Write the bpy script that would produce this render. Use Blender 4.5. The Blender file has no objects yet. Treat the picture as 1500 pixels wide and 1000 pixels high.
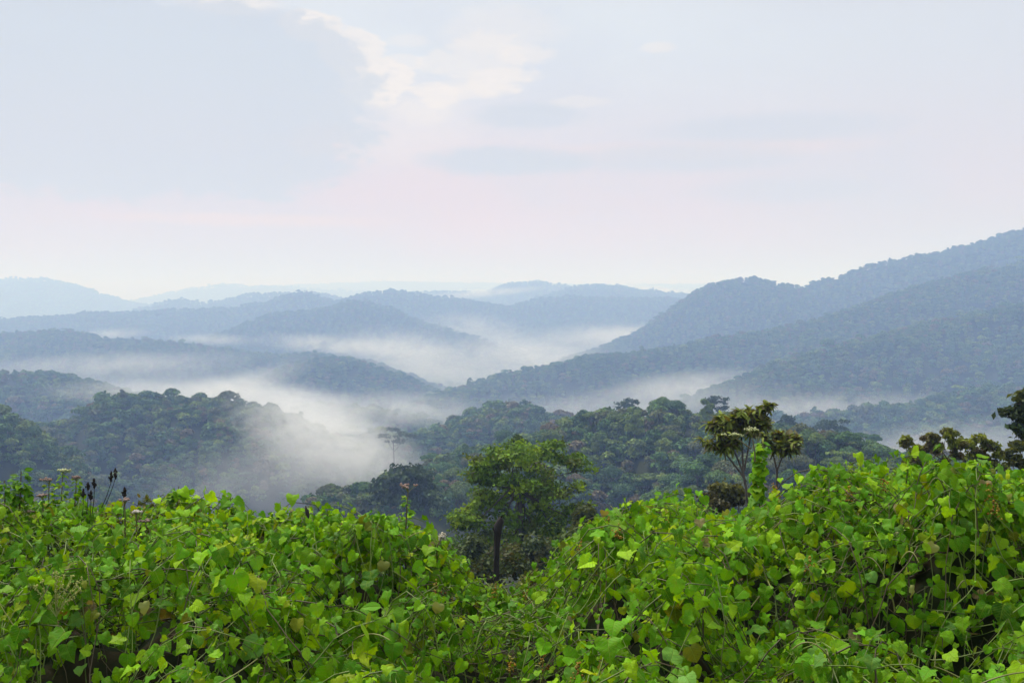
import bpy, math, random
import numpy as np
from mathutils import Vector, Matrix
rnd = random.Random(7)
rng = np.random.default_rng(7)
sc = bpy.context.scene
C = sc.collection

# ------------------------------------------------------------------ camera
F = 1458.0                     # focal length in pixels of the 1500 px wide photograph
HROW = 440.0                   # row of eye level
PITCH = math.atan((500 - HROW) / F)
cd = bpy.data.cameras.new('camera'); cam = bpy.data.objects.new('camera', cd); C.objects.link(cam)
cd.sensor_width = 36.0; cd.lens = 36.0 * F / 1500.0
cd.clip_start = 0.05; cd.clip_end = 60000.0
cam.location = (0, 0, 0); cam.rotation_euler = (math.pi / 2 - PITCH, 0, 0)
sc.camera = cam

def ray(px, py):               # photograph pixel -> direction with y = 1
    cx = (px - 750.0) / F; cy = -(py - 500.0) / F
    y = math.cos(PITCH) + cy * math.sin(PITCH); z = -math.sin(PITCH) + cy * math.cos(PITCH)
    return cx / y, z / y
def at(px, py, d):
    a, b = ray(px, py)
    return Vector((a * d, d, b * d))

# ------------------------------------------------------------------ world, sun, exposure
SUN_EL, SUN_AZ = math.radians(58), math.radians(-40)      # azimuth from +Y towards +X
w = bpy.data.worlds.new('World'); sc.world = w; w.use_nodes = True
nt = w.node_tree; nt.nodes.clear()
class G:                       # tiny node-expression helper
    def __init__(s, nt): s.nt = nt
    def n(s, t, **k):
        x = s.nt.nodes.new(t)
        for a, b in k.items(): setattr(x, a, b)
        return x
    def put(s, sock, v):
        if isinstance(v, bpy.types.NodeSocket): s.nt.links.new(v, sock)
        else: sock.default_value = v
    def m(s, op, a, b=0.0, c=0.0, clamp=False):
        x = s.n('ShaderNodeMath', operation=op, use_clamp=clamp)
        s.put(x.inputs[0], a); s.put(x.inputs[1], b); s.put(x.inputs[2], c)
        return x.outputs[0]
    def ss(s, v, a, b, lo=0.0, hi=1.0):
        x = s.n('ShaderNodeMapRange', interpolation_type='SMOOTHSTEP')
        s.put(x.inputs[0], v)
        for i, q in enumerate((a, b, lo, hi)): s.put(x.inputs[i + 1], q)
        return x.outputs[0]
    def mix(s, f, a, b):
        x = s.n('ShaderNodeMix', data_type='RGBA')
        s.put(x.inputs[0], f); s.put(x.inputs[6], a); s.put(x.inputs[7], b)
        return x.outputs[2]
    def noise(s, v, scale, detail=4.0, rough=0.55, dist=0.0):
        x = s.n('ShaderNodeTexNoise')
        s.put(x.inputs['Vector'], v); x.inputs['Scale'].default_value = scale
        x.inputs['Detail'].default_value = detail; x.inputs['Roughness'].default_value = rough
        x.inputs['Distortion'].default_value = dist
        return x.outputs[0]
    def comb(s, a, b, c=0.0):
        x = s.n('ShaderNodeCombineXYZ'); s.put(x.inputs[0], a); s.put(x.inputs[1], b); s.put(x.inputs[2], c)
        return x.outputs[0]
def srgb(r, g, b):
    f = lambda c: (c / 255 / 12.92) if c < 10.3 else ((c / 255 + 0.055) / 1.055) ** 2.4
    return (f(r), f(g), f(b), 1.0)

g = G(nt)
tc = g.n('ShaderNodeTexCoord'); sep = g.n('ShaderNodeSeparateXYZ'); nt.links.new(tc.outputs['Generated'], sep.inputs[0])
az = g.m('ARCTAN2', sep.outputs[0], sep.outputs[1]); el = g.m('ARCSINE', sep.outputs[2])
azel = g.comb(g.m('MULTIPLY', az, 1.0), g.m('MULTIPLY', el, 2.2))
n1 = g.noise(azel, 9.0, 6.0, 0.6, 0.4); n2 = g.noise(azel, 26.0, 5.0, 0.6, 0.3)
n3 = g.noise(azel, 3.2, 4.0, 0.5)
n4 = g.noise(azel, 70.0, 4.0, 0.6, 0.2)
wob = g.m('ADD', g.m('MULTIPLY', g.m('SUBTRACT', n1, 0.5), 0.9), g.m('MULTIPLY', g.m('SUBTRACT', n2, 0.5), 0.9))
wob = g.m('ADD', wob, g.m('MULTIPLY', g.m('SUBTRACT', n4, 0.5), 0.45))
def azel_of(px, py):
    a, b = ray(px, py)
    return math.atan2(a, 1.0), math.atan2(b, math.hypot(a, 1.0))
def cloud(px, py, rx, ry, soft, wa=1.0, p=2.0):
    """mask of one cloud centred in the direction of a pixel; rx, ry in photograph pixels"""
    a0, e0 = azel_of(px, py)
    u = g.m('DIVIDE', g.m('SUBTRACT', az, a0), rx / F); v = g.m('DIVIDE', g.m('SUBTRACT', el, e0), ry / F)
    r = g.m('ADD', g.m('POWER', g.m('ABSOLUTE', u), p), g.m('POWER', g.m('ABSOLUTE', v), p))
    r = g.m('ADD', r, g.m('MULTIPLY', wob, wa))
    return g.ss(r, 1.0 - soft, 1.0 + soft, 1.0, 0.0)
SKY_MID, SKY_TOP = srgb(243, 221, 228), srgb(236, 242, 250)
base = g.mix(g.ss(el, azel_of(750, 330)[1], azel_of(750, 60)[1]), SKY_MID, SKY_TOP)
base = g.mix(g.ss(el, azel_of(750, 440)[1], azel_of(750, 330)[1], 1.0, 0.0), base, srgb(224, 221, 231))
base = g.mix(g.m('MULTIPLY', g.ss(n3, 0.38, 0.62), 0.5), base, srgb(222, 226, 240))
right = g.ss(az, azel_of(800, 100)[0], azel_of(1400, 100)[0])
base = g.mix(g.m('MULTIPLY', right, 0.5), base, srgb(222, 225, 236))
# cream lit edges, then the grey-blue masses in front of them
CREAM, PEACH, GREY = (1.05, .97, .91, 1), srgb(254, 228, 220), srgb(213, 221, 234)
for (px, py, rx, ry, so, wa, st, col) in (
        (550, 122, 50, 34, .3, 2.4, .8, CREAM), (515, 72, 45, 30, .35, 2.6, .7, CREAM), (455, 38, 42, 20, .35, 2.6, .75, CREAM),
        (640, 138, 40, 18, .35, 2.6, .7, CREAM), (590, 90, 24, 10, .4, 2.6, .4, CREAM), (845, 150, 40, 8, .5, 2.6, .3, CREAM), (705, 95, 70, 36, .4, 3.8, .45, CREAM), (560, 180, 120, 60, .9, 1.6, .25, CREAM),
        (330, 5, 70, 14, .7, 2.0, .6, CREAM), (470, 205, 45, 22, .8, 1.8, .5, PEACH), (730, 45, 80, 30, .9, 1.8, .3, CREAM),
        (965, 70, 22, 7, .8, 1.8, .4, CREAM), (770, 80, 40, 14, .6, 2.4, .5, CREAM), (690, 130, 60, 14, .6, 2.4, .6, CREAM), (740, 110, 50, 10, .6, 2.4, .5, CREAM), (600, 60, 30, 8, .6, 2.4, .3, CREAM),
        (360, 322, 170, 9, .8, 1.6, .55, PEACH), (620, 160, 40, 20, .8, 2.0, .4, CREAM), (1000, 222, 220, 14, .9, 1.6, .35, PEACH)):
    base = g.mix(g.m('MULTIPLY', cloud(px, py, rx, ry, so, wa), st), base, col)
for (px, py, rx, ry, so, wa, st, p) in (
        (170, 140, 350, 135, .24, 1.5, .72, 3.0), (740, 236, 120, 20, .6, 1.4, .75, 2.0), (770, 170, 75, 18, .7, 1.6, .55, 2.0),
        (1000, 232, 150, 20, .8, 1.4, .55, 2.0), (1130, 188, 160, 18, .9, 1.4, .5, 2.0), (1140, 280, 120, 16, .9, 1.4, .35, 2.0)):
    base = g.mix(g.m('MULTIPLY', cloud(px, py, rx, ry, so, wa, p), st), base, GREY)
ZEN = 1.1                      # an overcast sky is brightest overhead
gain = g.ss(el, math.radians(18), math.radians(60), 0.77, ZEN)
sky = g.n('ShaderNodeTexSky', sky_type='NISHITA', sun_disc=False)
sky.sun_elevation = SUN_EL; sky.sun_rotation = SUN_AZ
b1 = g.n('ShaderNodeBackground'); nt.links.new(sky.outputs[0], b1.inputs[0]); b1.inputs[1].default_value = 0.1
b2 = g.n('ShaderNodeBackground'); nt.links.new(base, b2.inputs[0]); nt.links.new(gain, b2.inputs[1])
mx = g.n('ShaderNodeMixShader'); mx.inputs[0].default_value = 0.94
nt.links.new(b1.outputs[0], mx.inputs[1]); nt.links.new(b2.outputs[0], mx.inputs[2])
wo = g.n('ShaderNodeOutputWorld'); nt.links.new(mx.outputs[0], wo.inputs[0])
w.cycles.sampling_method = 'MANUAL'; w.cycles.sample_map_resolution = 1024

sd = bpy.data.lights.new('sun', 'SUN'); so = bpy.data.objects.new('sun', sd); C.objects.link(so)
sd.energy = 3.8; sd.angle = math.radians(16); sd.color = (1.0, 0.95, 0.86)
sdir = Vector((math.sin(SUN_AZ) * math.cos(SUN_EL), math.cos(SUN_AZ) * math.cos(SUN_EL), math.sin(SUN_EL)))
so.rotation_euler = sdir.to_track_quat('Z', 'Y').to_euler(); so.location = (0, 0, 400)

vs = sc.view_settings; vs.view_transform = 'Standard'; vs.look = 'None'; vs.exposure = 0.28; vs.gamma = 1.0; vs.use_curve_mapping = False
cy = sc.cycles
cy.max_bounces = 6; cy.diffuse_bounces = 3; cy.glossy_bounces = 2; cy.transmission_bounces = 3; cy.volume_bounces = 2
cy.use_denoising = True; cy.caustics_reflective = False; cy.caustics_refractive = False
cy.sample_clamp_indirect = 4.0; cy.volume_max_steps = 256; cy.volume_step_rate = 0.6

# ------------------------------------------------------------------ helpers
def tag(o, label=None, cat=None, group=None, kind=None):
    for k, v in (('label', label), ('category', cat), ('group', group), ('kind', kind)):
        if v: o[k] = v
    return o
def empty(name, loc=(0, 0, 0)):
    o = bpy.data.objects.new(name, None); C.objects.link(o); o.location = loc; o.empty_display_size = 0.2
    return o
def mesh_np(name, V, faces, mat, parent=None, col=None, uv=None, smooth=True, link=True):
    """one mesh object out of numpy arrays; faces: list of (n, k) index arrays; col: per-vertex rgb; uv: per-vertex uv"""
    me = bpy.data.meshes.new(name)
    V = np.asarray(V, np.float32)
    me.vertices.add(len(V)); me.vertices.foreach_set('co', V.ravel())
    faces = [np.asarray(f, np.int32) for f in faces if len(f)]
    li = np.concatenate([f.ravel() for f in faces])
    tot = np.concatenate([np.full(len(f), f.shape[1], np.int32) for f in faces])
    st = np.concatenate([[0], np.cumsum(tot)[:-1]]).astype(np.int32)
    me.loops.add(len(li)); me.loops.foreach_set('vertex_index', li)
    me.polygons.add(len(tot)); me.polygons.foreach_set('loop_start', st); me.polygons.foreach_set('loop_total', tot)
    if smooth: me.polygons.foreach_set('use_smooth', np.ones(len(tot), bool))
    me.update(calc_edges=True)
    if col is not None:
        a = me.attributes.new('Col', 'FLOAT_COLOR', 'POINT')
        a.data.foreach_set('color', np.concatenate([col, np.ones((len(V), 1))], 1).astype(np.float32).ravel())
    if uv is not None:
        l = me.uv_layers.new(name='UVMap'); l.data.foreach_set('uv', np.asarray(uv, np.float32)[li].ravel())
    me.materials.append(mat)
    o = bpy.data.objects.new(name, me)
    if link: C.objects.link(o)
    if parent is not None: o.parent = parent
    return o
def unit(v): return v / np.maximum(np.linalg.norm(v, axis=-1, keepdims=True), 1e-9)

def lattice(ix, iy, seed):
    h = (ix.astype(np.int64) * 374761393 + iy.astype(np.int64) * 668265263 + seed * 974711) & 0xFFFFFFFF
    h = ((h ^ (h >> 13)) * 1274126177) & 0xFFFFFFFF
    return ((h ^ (h >> 16)) & 0xFFFF) / 65535.0
def vnoise(x, y, seed=0):
    ix = np.floor(x).astype(np.int64); iy = np.floor(y).astype(np.int64); fx = x - ix; fy = y - iy
    fx = fx * fx * (3 - 2 * fx); fy = fy * fy * (3 - 2 * fy)
    a = lattice(ix, iy, seed); b = lattice(ix + 1, iy, seed); c = lattice(ix, iy + 1, seed); d = lattice(ix + 1, iy + 1, seed)
    return (a + (b - a) * fx) * (1 - fy) + (c + (d - c) * fx) * fy - 0.5
def fbm(x, y, seed=0, oct=4):
    s = 0; a = 1.0
    for i in range(oct):
        s = s + a * vnoise(x * 2 ** i + 17.3 * i, y * 2 ** i - 9.1 * i, seed + i); a *= 0.5
    return s
def sstep(a, b, x):
    t = np.clip((x - a) / (b - a), 0, 1); return t * t * (3 - 2 * t)

# ------------------------------------------------------------------ terrain
# crest lines: (name, slope, [(px, py of the tree tops, distance)])
RIDGES = [
 ('near_ridge', .36, [(380, 810, 400), (450, 765, 430), (500, 735, 450), (560, 712, 470), (620, 700, 480), (700, 690, 500), (790, 662, 530), (840, 634, 550), (890, 612, 560), (930, 604, 560), (1000, 598, 560), (1060, 602, 550), (1110, 622, 530), (1165, 648, 500), (1215, 690, 480), (1270, 750, 450)]),
 ('knoll', .75, [(1120, 690, 330), (1180, 652, 350), (1235, 634, 360), (1268, 650, 350), (1296, 688, 335)]),
 ('mid_hill', .40, [(480, 720, 800), (560, 664, 830), (590, 648, 840), (650, 628, 850), (700, 612, 860), (765, 598, 870), (800, 609, 870), (850, 625, 870), (950, 650, 870)]),
 ('edge_hill', .85, [(-300, 585, 520), (-60, 592, 520), (-8, 600, 520), (15, 610, 515), (38, 650, 500), (50, 700, 490)]),
 ('mist_hill', .36, [(-40, 680, 800), (60, 642, 840), (100, 622, 860), (150, 592, 870), (230, 590, 870), (290, 592, 860), (340, 600, 850), (385, 607, 840), (420, 626, 820), (450, 660, 800), (480, 710, 780)]),
 ('left_spur', .36, [(-400, 540, 1350), (0, 546, 1350), (70, 546, 1340), (110, 556, 1320), (150, 575, 1300), (210, 605, 1260)]),
 ('mist_islet', .4, [(380, 606, 1300), (430, 598, 1350), (480, 595, 1350), (560, 599, 1300), (610, 610, 1250)]),
 ('right_foot_hill', .36, [(1180, 650, 1100), (1240, 608, 1150), (1290, 596, 1160), (1350, 590, 1180), (1400, 576, 1200), (1440, 564, 1200), (1500, 570, 1200), (1800, 560, 1200)]),
 ('right_spur', .38, [(920, 660, 1300), (1000, 603, 1380), (1090, 552, 1480), (1150, 527, 1540), (1250, 500, 1600), (1400, 465, 1650), (1700, 420, 1700)]),
 ('right_hill', .42, [(560, 615, 1600), (640, 585, 1650), (700, 565, 1700), (760, 545, 1750), (800, 536, 1780), (870, 520, 1820), (930, 518, 1850), (1000, 506, 1900), (1050, 496, 1950), (1150, 480, 2000), (1250, 450, 2050), (1350, 420, 2080), (1420, 398, 2100), (1500, 385, 2100), (1800, 350, 2100)]),
 ('right_back_ridge', .45, [(880, 512, 2650), (940, 485, 2700), (970, 465, 2720), (1010, 440, 2750), (1050, 413, 2780), (1100, 407, 2800), (1140, 416, 2800), (1180, 417, 2800), (1230, 405, 2800), (1270, 391, 2780), (1330, 376, 2750), (1400, 362, 2720), (1450, 350, 2700), (1500, 335, 2680), (1800, 305, 2600)]),
 ('left_ridge', .38, [(-500, 490, 2500), (-50, 490, 2500), (0, 491, 2500), (60, 484, 2500), (110, 486, 2480), (170, 497, 2440), (210, 497, 2420), (260, 502, 2400), (300, 508, 2380), (340, 517, 2360), (400, 520, 2350), (460, 518, 2320), (520, 526, 2280), (580, 545, 2220), (620, 560, 2180), (660, 580, 2140)]),
 ('left_knoll', .46, [(380, 560, 1880), (420, 536, 1900), (470, 519, 1920), (510, 520, 1920), (555, 539, 1900), (600, 556, 1880), (650, 580, 1850)]),
 ('left_back_ridge', .38, [(-500, 480, 3900), (0, 466, 3900), (60, 464, 3900), (130, 459, 3900), (200, 456, 3900), (260, 455, 3900), (340, 451, 3950), (390, 440, 4000), (450, 428, 4050), (490, 440, 4100)]),
 ('centre_spur', .42, [(300, 497, 3000), (350, 478, 3050), (400, 462, 3100), (470, 448, 3200), (530, 441, 3250), (570, 452, 3250), (620, 472, 3200), (680, 490, 3100)]),
 ('centre_ridge', .42, [(480, 445, 4000), (530, 428, 4050), (580, 424, 4100), (640, 432, 4100), (700, 441, 4100), (740, 446, 4100), (790, 436, 4100), (840, 433, 4100), (900, 435, 4100), (1000, 438, 4100), (1200, 440, 4100)]),
 ('far_ridge', .40, [(600, 428, 6200), (660, 426, 6200), (710, 430, 6200), (745, 415, 6200), (790, 412, 6200), (830, 420, 6200), (900, 432, 6200)]),
 ('far_knolls', .45, [(800, 432, 5000), (850, 418, 5000), (900, 418, 5000), (935, 423, 5000), (1000, 430, 5000)]),
 ('far_left_ridge', .35, [(-400, 415, 7500), (0, 411, 7500), (60, 408, 7500), (100, 415, 7500), (145, 432, 7400), (220, 448, 7300)]),
 ('far_left_knolls', .40, [(215, 452, 5400), (265, 438, 5400), (300, 443, 5400), (350, 433, 5400), (420, 429, 5400), (470, 432, 5400)]),
 ('distant_ridge', .30, [(200, 440, 10500), (270, 425, 10500), (340, 417, 10500), (420, 423, 10500), (560, 430, 10500)]),
 ('horizon_ridge', .28, [(300, 424, 13500), (560, 404, 13500), (660, 406, 13500), (800, 412, 13500), (1000, 412, 13500), (1200, 418, 13500)]),
]
TREE_H = 11.0
CLOSER = {'near_ridge': .76, 'knoll': .86, 'mid_hill': .95, 'mist_hill': .86}
RP = []
for nm, k, pts in RIDGES:
    P = []; pts = [(a, b, d * CLOSER.get(nm, 1)) for a, b, d in pts]
    for px, py, d in pts:
        a, b = ray(px, py); P.append((a * d, d, b * d - TREE_H * (.62 if nm in CLOSER else 1)))
    RP.append((nm, k, np.array(P)))

# the thicket of vines at the photographer's feet: crest row seen in the photograph and its distance
CR_X = np.array([-400, 0, 40, 70, 100, 160, 200, 235, 265, 300, 345, 365, 400, 440, 470, 520, 560, 630, 665, 700, 740, 775, 800, 845, 875, 910, 960, 1040, 1100, 1150, 1190, 1260, 1320, 1440, 1500, 1900.])
CR_Y = np.array([745, 742, 742, 752, 758, 766, 768, 752, 742, 752, 752, 776, 782, 768, 785, 790, 800, 806, 842, 874, 884, 874, 850, 812, 782, 768, 762, 762, 758, 745, 722, 716, 716, 718, 714, 718.])
HOLLOWS = [((px - 750) / F * d, d, r, h) for px, d, r, h in (
    (1210, 4.95, .42, .42), (1150, 4.8, .26, .35), (1340, 3.95, .34, .45), (1420, 4.0, .3, .4), (1290, 4.8, .26, .3), (1140, 3.9, .2, .3),
    (145, 4.6, .24, .35), (190, 4.9, .2, .3), (300, 4.9, .2, .25), (20, 4.4, .24, .3), (620, 4.2, .22, .32), (560, 4.9, .18, .25), (430, 4.1, .18, .28), (330, 3.85, .16, .25), (940, 4.1, .2, .28), (840, 3.85, .18, .25), (1050, 4.9, .2, .25), (1450, 4.9, .2, .25), (720, 4.5, .18, .25))]
def crest_d(px): return 6.4 + 0.5 * np.cos((px - 1350) / 260.0) * (px > 900) - 0.5 * np.exp(-((px - 745) / 90.0) ** 2)
def thicket(x, y, lumps=True):
    px = np.clip(750 + F * x / np.maximum(y, 0.8), -400, 1900)
    D = crest_d(px); zc = -(np.interp(px, CR_X, CR_Y) + 6 - 440) / F * D
    zn = -1.47 - 0.12 * np.exp(-((px - 740) / 160.0) ** 2)
    t = np.clip((y - 2.4) / (D - 2.4), 0, 1)
    z = zn + (zc - zn) * (t * t * (3 - 2 * t))
    past = np.maximum(y - D, 0); z = z - 0.30 * past ** 1.35
    if lumps:
        e = np.exp(-((y - D) / 0.7) ** 2)
        z = z + (0.58 * vnoise(x / 0.95, y / 0.75, 5) + 0.60 * vnoise(x / 0.40, y / 0.34, 9)) * (1 - 0.75 * e)
        for hx, hy, hr, hd in HOLLOWS: z = z - .8 * hd * np.exp(-((x - hx) ** 2 + (y - hy) ** 2 * 1.6) / hr ** 2)
    return z

def hills(x, y):
    r = np.hypot(x, y)
    near = np.interp(r, [0, 8, 22, 90, 250, 520, 700, 1000, 20000], [-1.8, -3.2, -7.2, -27, -68, -150, -230, -400, -400])
    floor = -145 - 70 * sstep(600, 1700, r) - 55 * sstep(1800, 4500, r)
    h = np.maximum(near, floor - 6)
    own = np.full(x.shape, -1, int)
    K = 7.0
    wob = fbm(x / 190.0, y / 190.0, 31, 4)
    acc = np.exp((h - floor) / K)
    best = h.copy()
    for i, (nm, k, P) in enumerate(RP):
        d2 = np.full(x.shape, 1e18); zc = np.zeros(x.shape)
        for a, b in zip(P[:-1], P[1:]):
            e = b - a; L2 = e[0] ** 2 + e[1] ** 2
            t = np.clip(((x - a[0]) * e[0] + (y - a[1]) * e[1]) / L2, 0, 1)
            dd = (x - a[0] - t * e[0]) ** 2 + (y - a[1] - t * e[1]) ** 2
            m = dd < d2; d2 = np.where(m, dd, d2); zc = np.where(m, a[2] + t * e[2], zc)
        s = np.sqrt(d2); sc_ = P[:, 1].mean()
        wd = 18 + 0.012 * sc_
        drop = 1.35 * k * (np.sqrt(s * s + wd * wd) - wd)
        amp = np.minimum(drop * 0.58, 18 + 0.010 * sc_)
        rv = vnoise(x / (60 + .03 * sc_), y / (60 + .03 * sc_), 70 + i)
        zc = zc + (5 + .0016 * sc_) * (vnoise(x / (26 + .009 * sc_), y / (26 + .009 * sc_), 300 + i) * 1.2 + vnoise(x / (90 + .02 * sc_), y / (90 + .02 * sc_), 340 + i))
        hz = zc - drop + amp * (wob * 0.9 + 1.4 * rv)
        acc = acc + np.exp(np.clip((hz - floor) / K, -30, 60))
        m = hz > best; best = np.where(m, hz, best); own = np.where(m & (hz > floor + 2), i, own)
    z = floor + K * np.log(acc)
    z = np.where(best > floor + 25, best + (z - best) * 0.5, z)
    return z, own
def terrain(x, y):
    r = np.hypot(x, y)
    z, own = hills(x, y)
    fwd = thicket(x, y) - 0.36
    front = sstep(0.8, 2.2, y)
    top = np.where(y > 0.8, -1.72 + (fwd + 1.72) * front, -1.72)
    top = np.where(r > 11, np.maximum(top, -8), top)
    t = sstep(8.0, 22.0, r)
    back = sstep(2.0, -8.0, y)
    z = z * (1 - back) + np.minimum(-1.72 - 0.02 * r, -1.72) * back
    return top * (1 - t) + z * t, own

def mat_new(name):
    m = bpy.data.materials.new(name); m.use_nodes = True; m.node_tree.nodes.clear()
    return m, G(m.node_tree)
def mat_ground():
    m, q = mat_new('forest_floor')
    gp = q.n('ShaderNodeNewGeometry')
    a = q.noise(gp.outputs['Position'], 0.11, 6.0, 0.6); b = q.noise(gp.outputs['Position'], 3.1, 5.0, 0.6)
    c = q.mix(q.ss(a, .35, .65), (0.012, 0.020, 0.007, 1), (0.022, 0.030, 0.010, 1))
    c = q.mix(q.ss(b, .45, .7), c, (0.030, 0.022, 0.012, 1))
    p = q.n('ShaderNodeBsdfPrincipled'); q.put(p.inputs['Base Color'], c); p.inputs['Roughness'].default_value = 0.95
    p.inputs['Specular IOR Level'].default_value = 0.1
    bp = q.n('ShaderNodeBump'); bp.inputs['Strength'].default_value = 0.6; bp.inputs['Distance'].default_value = 0.05; q.put(bp.inputs['Height'], b)
    q.put(p.inputs['Normal'], bp.outputs[0])
    o = q.n('ShaderNodeOutputMaterial'); q.put(o.inputs[0], p.outputs[0])
    return m
M_GROUND = mat_ground()
ang = np.concatenate([np.radians(np.linspace(-36, 36, 361)), np.radians(np.linspace(40, 320, 57))])
rad = np.concatenate([np.linspace(0.4, 12, 117), np.geomspace(12.2, 15000, 370)])
TH, RR = np.meshgrid(ang, rad)
TX, TY = np.sin(TH) * RR, np.cos(TH) * RR
TZ, TOWN = terrain(TX, TY)
na, nr = len(ang), len(rad)
idx = np.arange(na * nr).reshape(nr, na)
nx = np.roll(idx, -1, 1)
quads = np.stack([idx[:-1], nx[:-1], nx[1:], idx[1:]], -1).reshape(-1, 4)
V = np.stack([TX, TY, TZ], -1).reshape(-1, 3)
V = np.concatenate([V, [[0, 0, -1.72]]]); ctr = len(V) - 1
tri = np.stack([np.full(na, ctr), nx[0], idx[0]], -1)
ground = mesh_np('ground', V, [quads[:, ::-1], tri[:, ::-1]], M_GROUND)
tag(ground, 'dark forest floor of the hills under the trees and vines', 'ground', kind='structure')

# ------------------------------------------------------------------ foliage materials
def mat_leaf(name, trans=0.35, rough=0.5, spec=0.4, veins=False, vary=0.10, hue_obj=False):
    m, q = mat_new(name)
    at_ = q.n('ShaderNodeAttribute', attribute_name='Col'); col = at_.outputs['Color']
    if hue_obj:                                   # every tree its own tint
        oi = q.n('ShaderNodeObjectInfo')
        wn = q.n('ShaderNodeTexWhiteNoise', noise_dimensions='1D'); q.put(wn.inputs['W'], oi.outputs['Random'])
        cr = q.n('ShaderNodeValToRGB'); e = cr.color_ramp; e.interpolation = 'CONSTANT'
        stops = [(0, (.064, .135, .036)), (.22, (.085, .155, .040)), (.42, (.048, .105, .040)), (.56, (.110, .165, .038)), (.70, (.100, .120, .048)), (.82, (.150, .125, .070)), (.91, (.150, .215, .045))]
        e.elements[0].position = 0; e.elements[0].color = (*stops[0][1], 1); e.elements[1].position = stops[1][0]; e.elements[1].color = (*stops[1][1], 1)
        for pz, c3 in stops[2:]:
            x = e.elements.new(pz); x.color = (*c3, 1)
        q.put(cr.inputs[0], wn.outputs[0])
        mul = q.n('ShaderNodeMix', data_type='RGBA', blend_type='MULTIPLY'); mul.inputs[0].default_value = 1.0
        q.put(mul.inputs[6], cr.outputs[0]); q.put(mul.inputs[7], col); col = mul.outputs[2]
    gp = q.n('ShaderNodeNewGeometry')
    if veins:
        uv = q.n('ShaderNodeUVMap'); s = q.n('ShaderNodeSeparateXYZ'); q.put(s.inputs[0], uv.outputs[0])
        u = q.m('ABSOLUTE', s.outputs[0]); v = s.outputs[1]
        lat = q.m('ABSOLUTE', q.m('SUBTRACT', q.m('FRACT', q.m('MULTIPLY', q.m('SUBTRACT', v, q.m('MULTIPLY', u, 0.75)), 6.0)), 0.5))
        vein = q.m('MAXIMUM', q.ss(lat, 0.40, 0.50), q.ss(u, 0.012, 0.03, 1.0, 0.0))
        bl = q.noise(gp.outputs['Position'], 46.0, 3.0, 0.6)
        col = q.mix(q.m('MULTIPLY', q.ss(bl, .42, .7), 0.30), col, (0.19, 0.25, 0.012, 1))
        bl2 = q.noise(gp.outputs['Position'], 130.0, 2.0, 0.5)
        col = q.mix(q.m('MULTIPLY', q.ss(bl2, .66, .74), 0.5), col, (0.10, 0.07, 0.02, 1))
        col = q.mix(q.m('MULTIPLY', vein, 0.40), col, (0.26, 0.38, 0.05, 1))
        bump = q.n('ShaderNodeBump'); bump.inputs['Strength'].default_value = 0.9; bump.inputs['Distance'].default_value = 0.004
        q.put(bump.inputs['Height'], q.m('SUBTRACT', bl, q.m('MULTIPLY', vein, 0.6)))
    p = q.n('ShaderNodeBsdfPrincipled'); q.put(p.inputs['Base Color'], col)
    p.inputs['Roughness'].default_value = rough; p.inputs['Specular IOR Level'].default_value = spec
    t = q.n('ShaderNodeBsdfTranslucent')
    tcol = q.n('ShaderNodeMix', data_type='RGBA', blend_type='MULTIPLY'); tcol.inputs[0].default_value = 1.0
    q.put(tcol.inputs[6], col); tcol.inputs[7].default_value = (1.35, 1.15, 0.3, 1); q.put(t.inputs[0], tcol.outputs[2])
    if veins: q.put(p.inputs['Normal'], bump.outputs[0])
    mx = q.n('ShaderNodeMixShader'); mx.inputs[0].default_value = trans
    q.put(mx.inputs[1], p.outputs[0]); q.put(mx.inputs[2], t.outputs[0])
    o = q.n('ShaderNodeOutputMaterial'); q.put(o.inputs[0], mx.outputs[0])
    return m
def mat_bark(name, c1, c2, scale=9.0):
    m, q = mat_new(name)
    t = q.n('ShaderNodeTexCoord'); mp = q.n('ShaderNodeMapping'); mp.inputs['Scale'].default_value = (1, 1, .25); q.put(mp.inputs[0], t.outputs['Object'])
    a = q.noise(mp.outputs[0], scale, 5.0, 0.65)
    p = q.n('ShaderNodeBsdfPrincipled'); q.put(p.inputs['Base Color'], q.mix(q.ss(a, .35, .65), c1, c2)); p.inputs['Roughness'].default_value = .9
    bp = q.n('ShaderNodeBump'); bp.inputs['Strength'].default_value = .8; bp.inputs['Distance'].default_value = .02; q.put(bp.inputs['Height'], a); q.put(p.inputs['Normal'], bp.outputs[0])
    o = q.n('ShaderNodeOutputMaterial'); q.put(o.inputs[0], p.outputs[0])
    return m
M_FOREST = mat_leaf('forest_canopy', 0.15, 0.7, 0.15, hue_obj=True)
M_TREE = mat_leaf('tree_leaves', 0.3, 0.6, 0.15)
M_VINE = mat_leaf('vine_leaves', 0.30, 0.50, 0.10, veins=True)
M_BARK = mat_bark('bark', (.05, .042, .034, 1), (.12, .105, .085, 1), 4.0)

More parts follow.
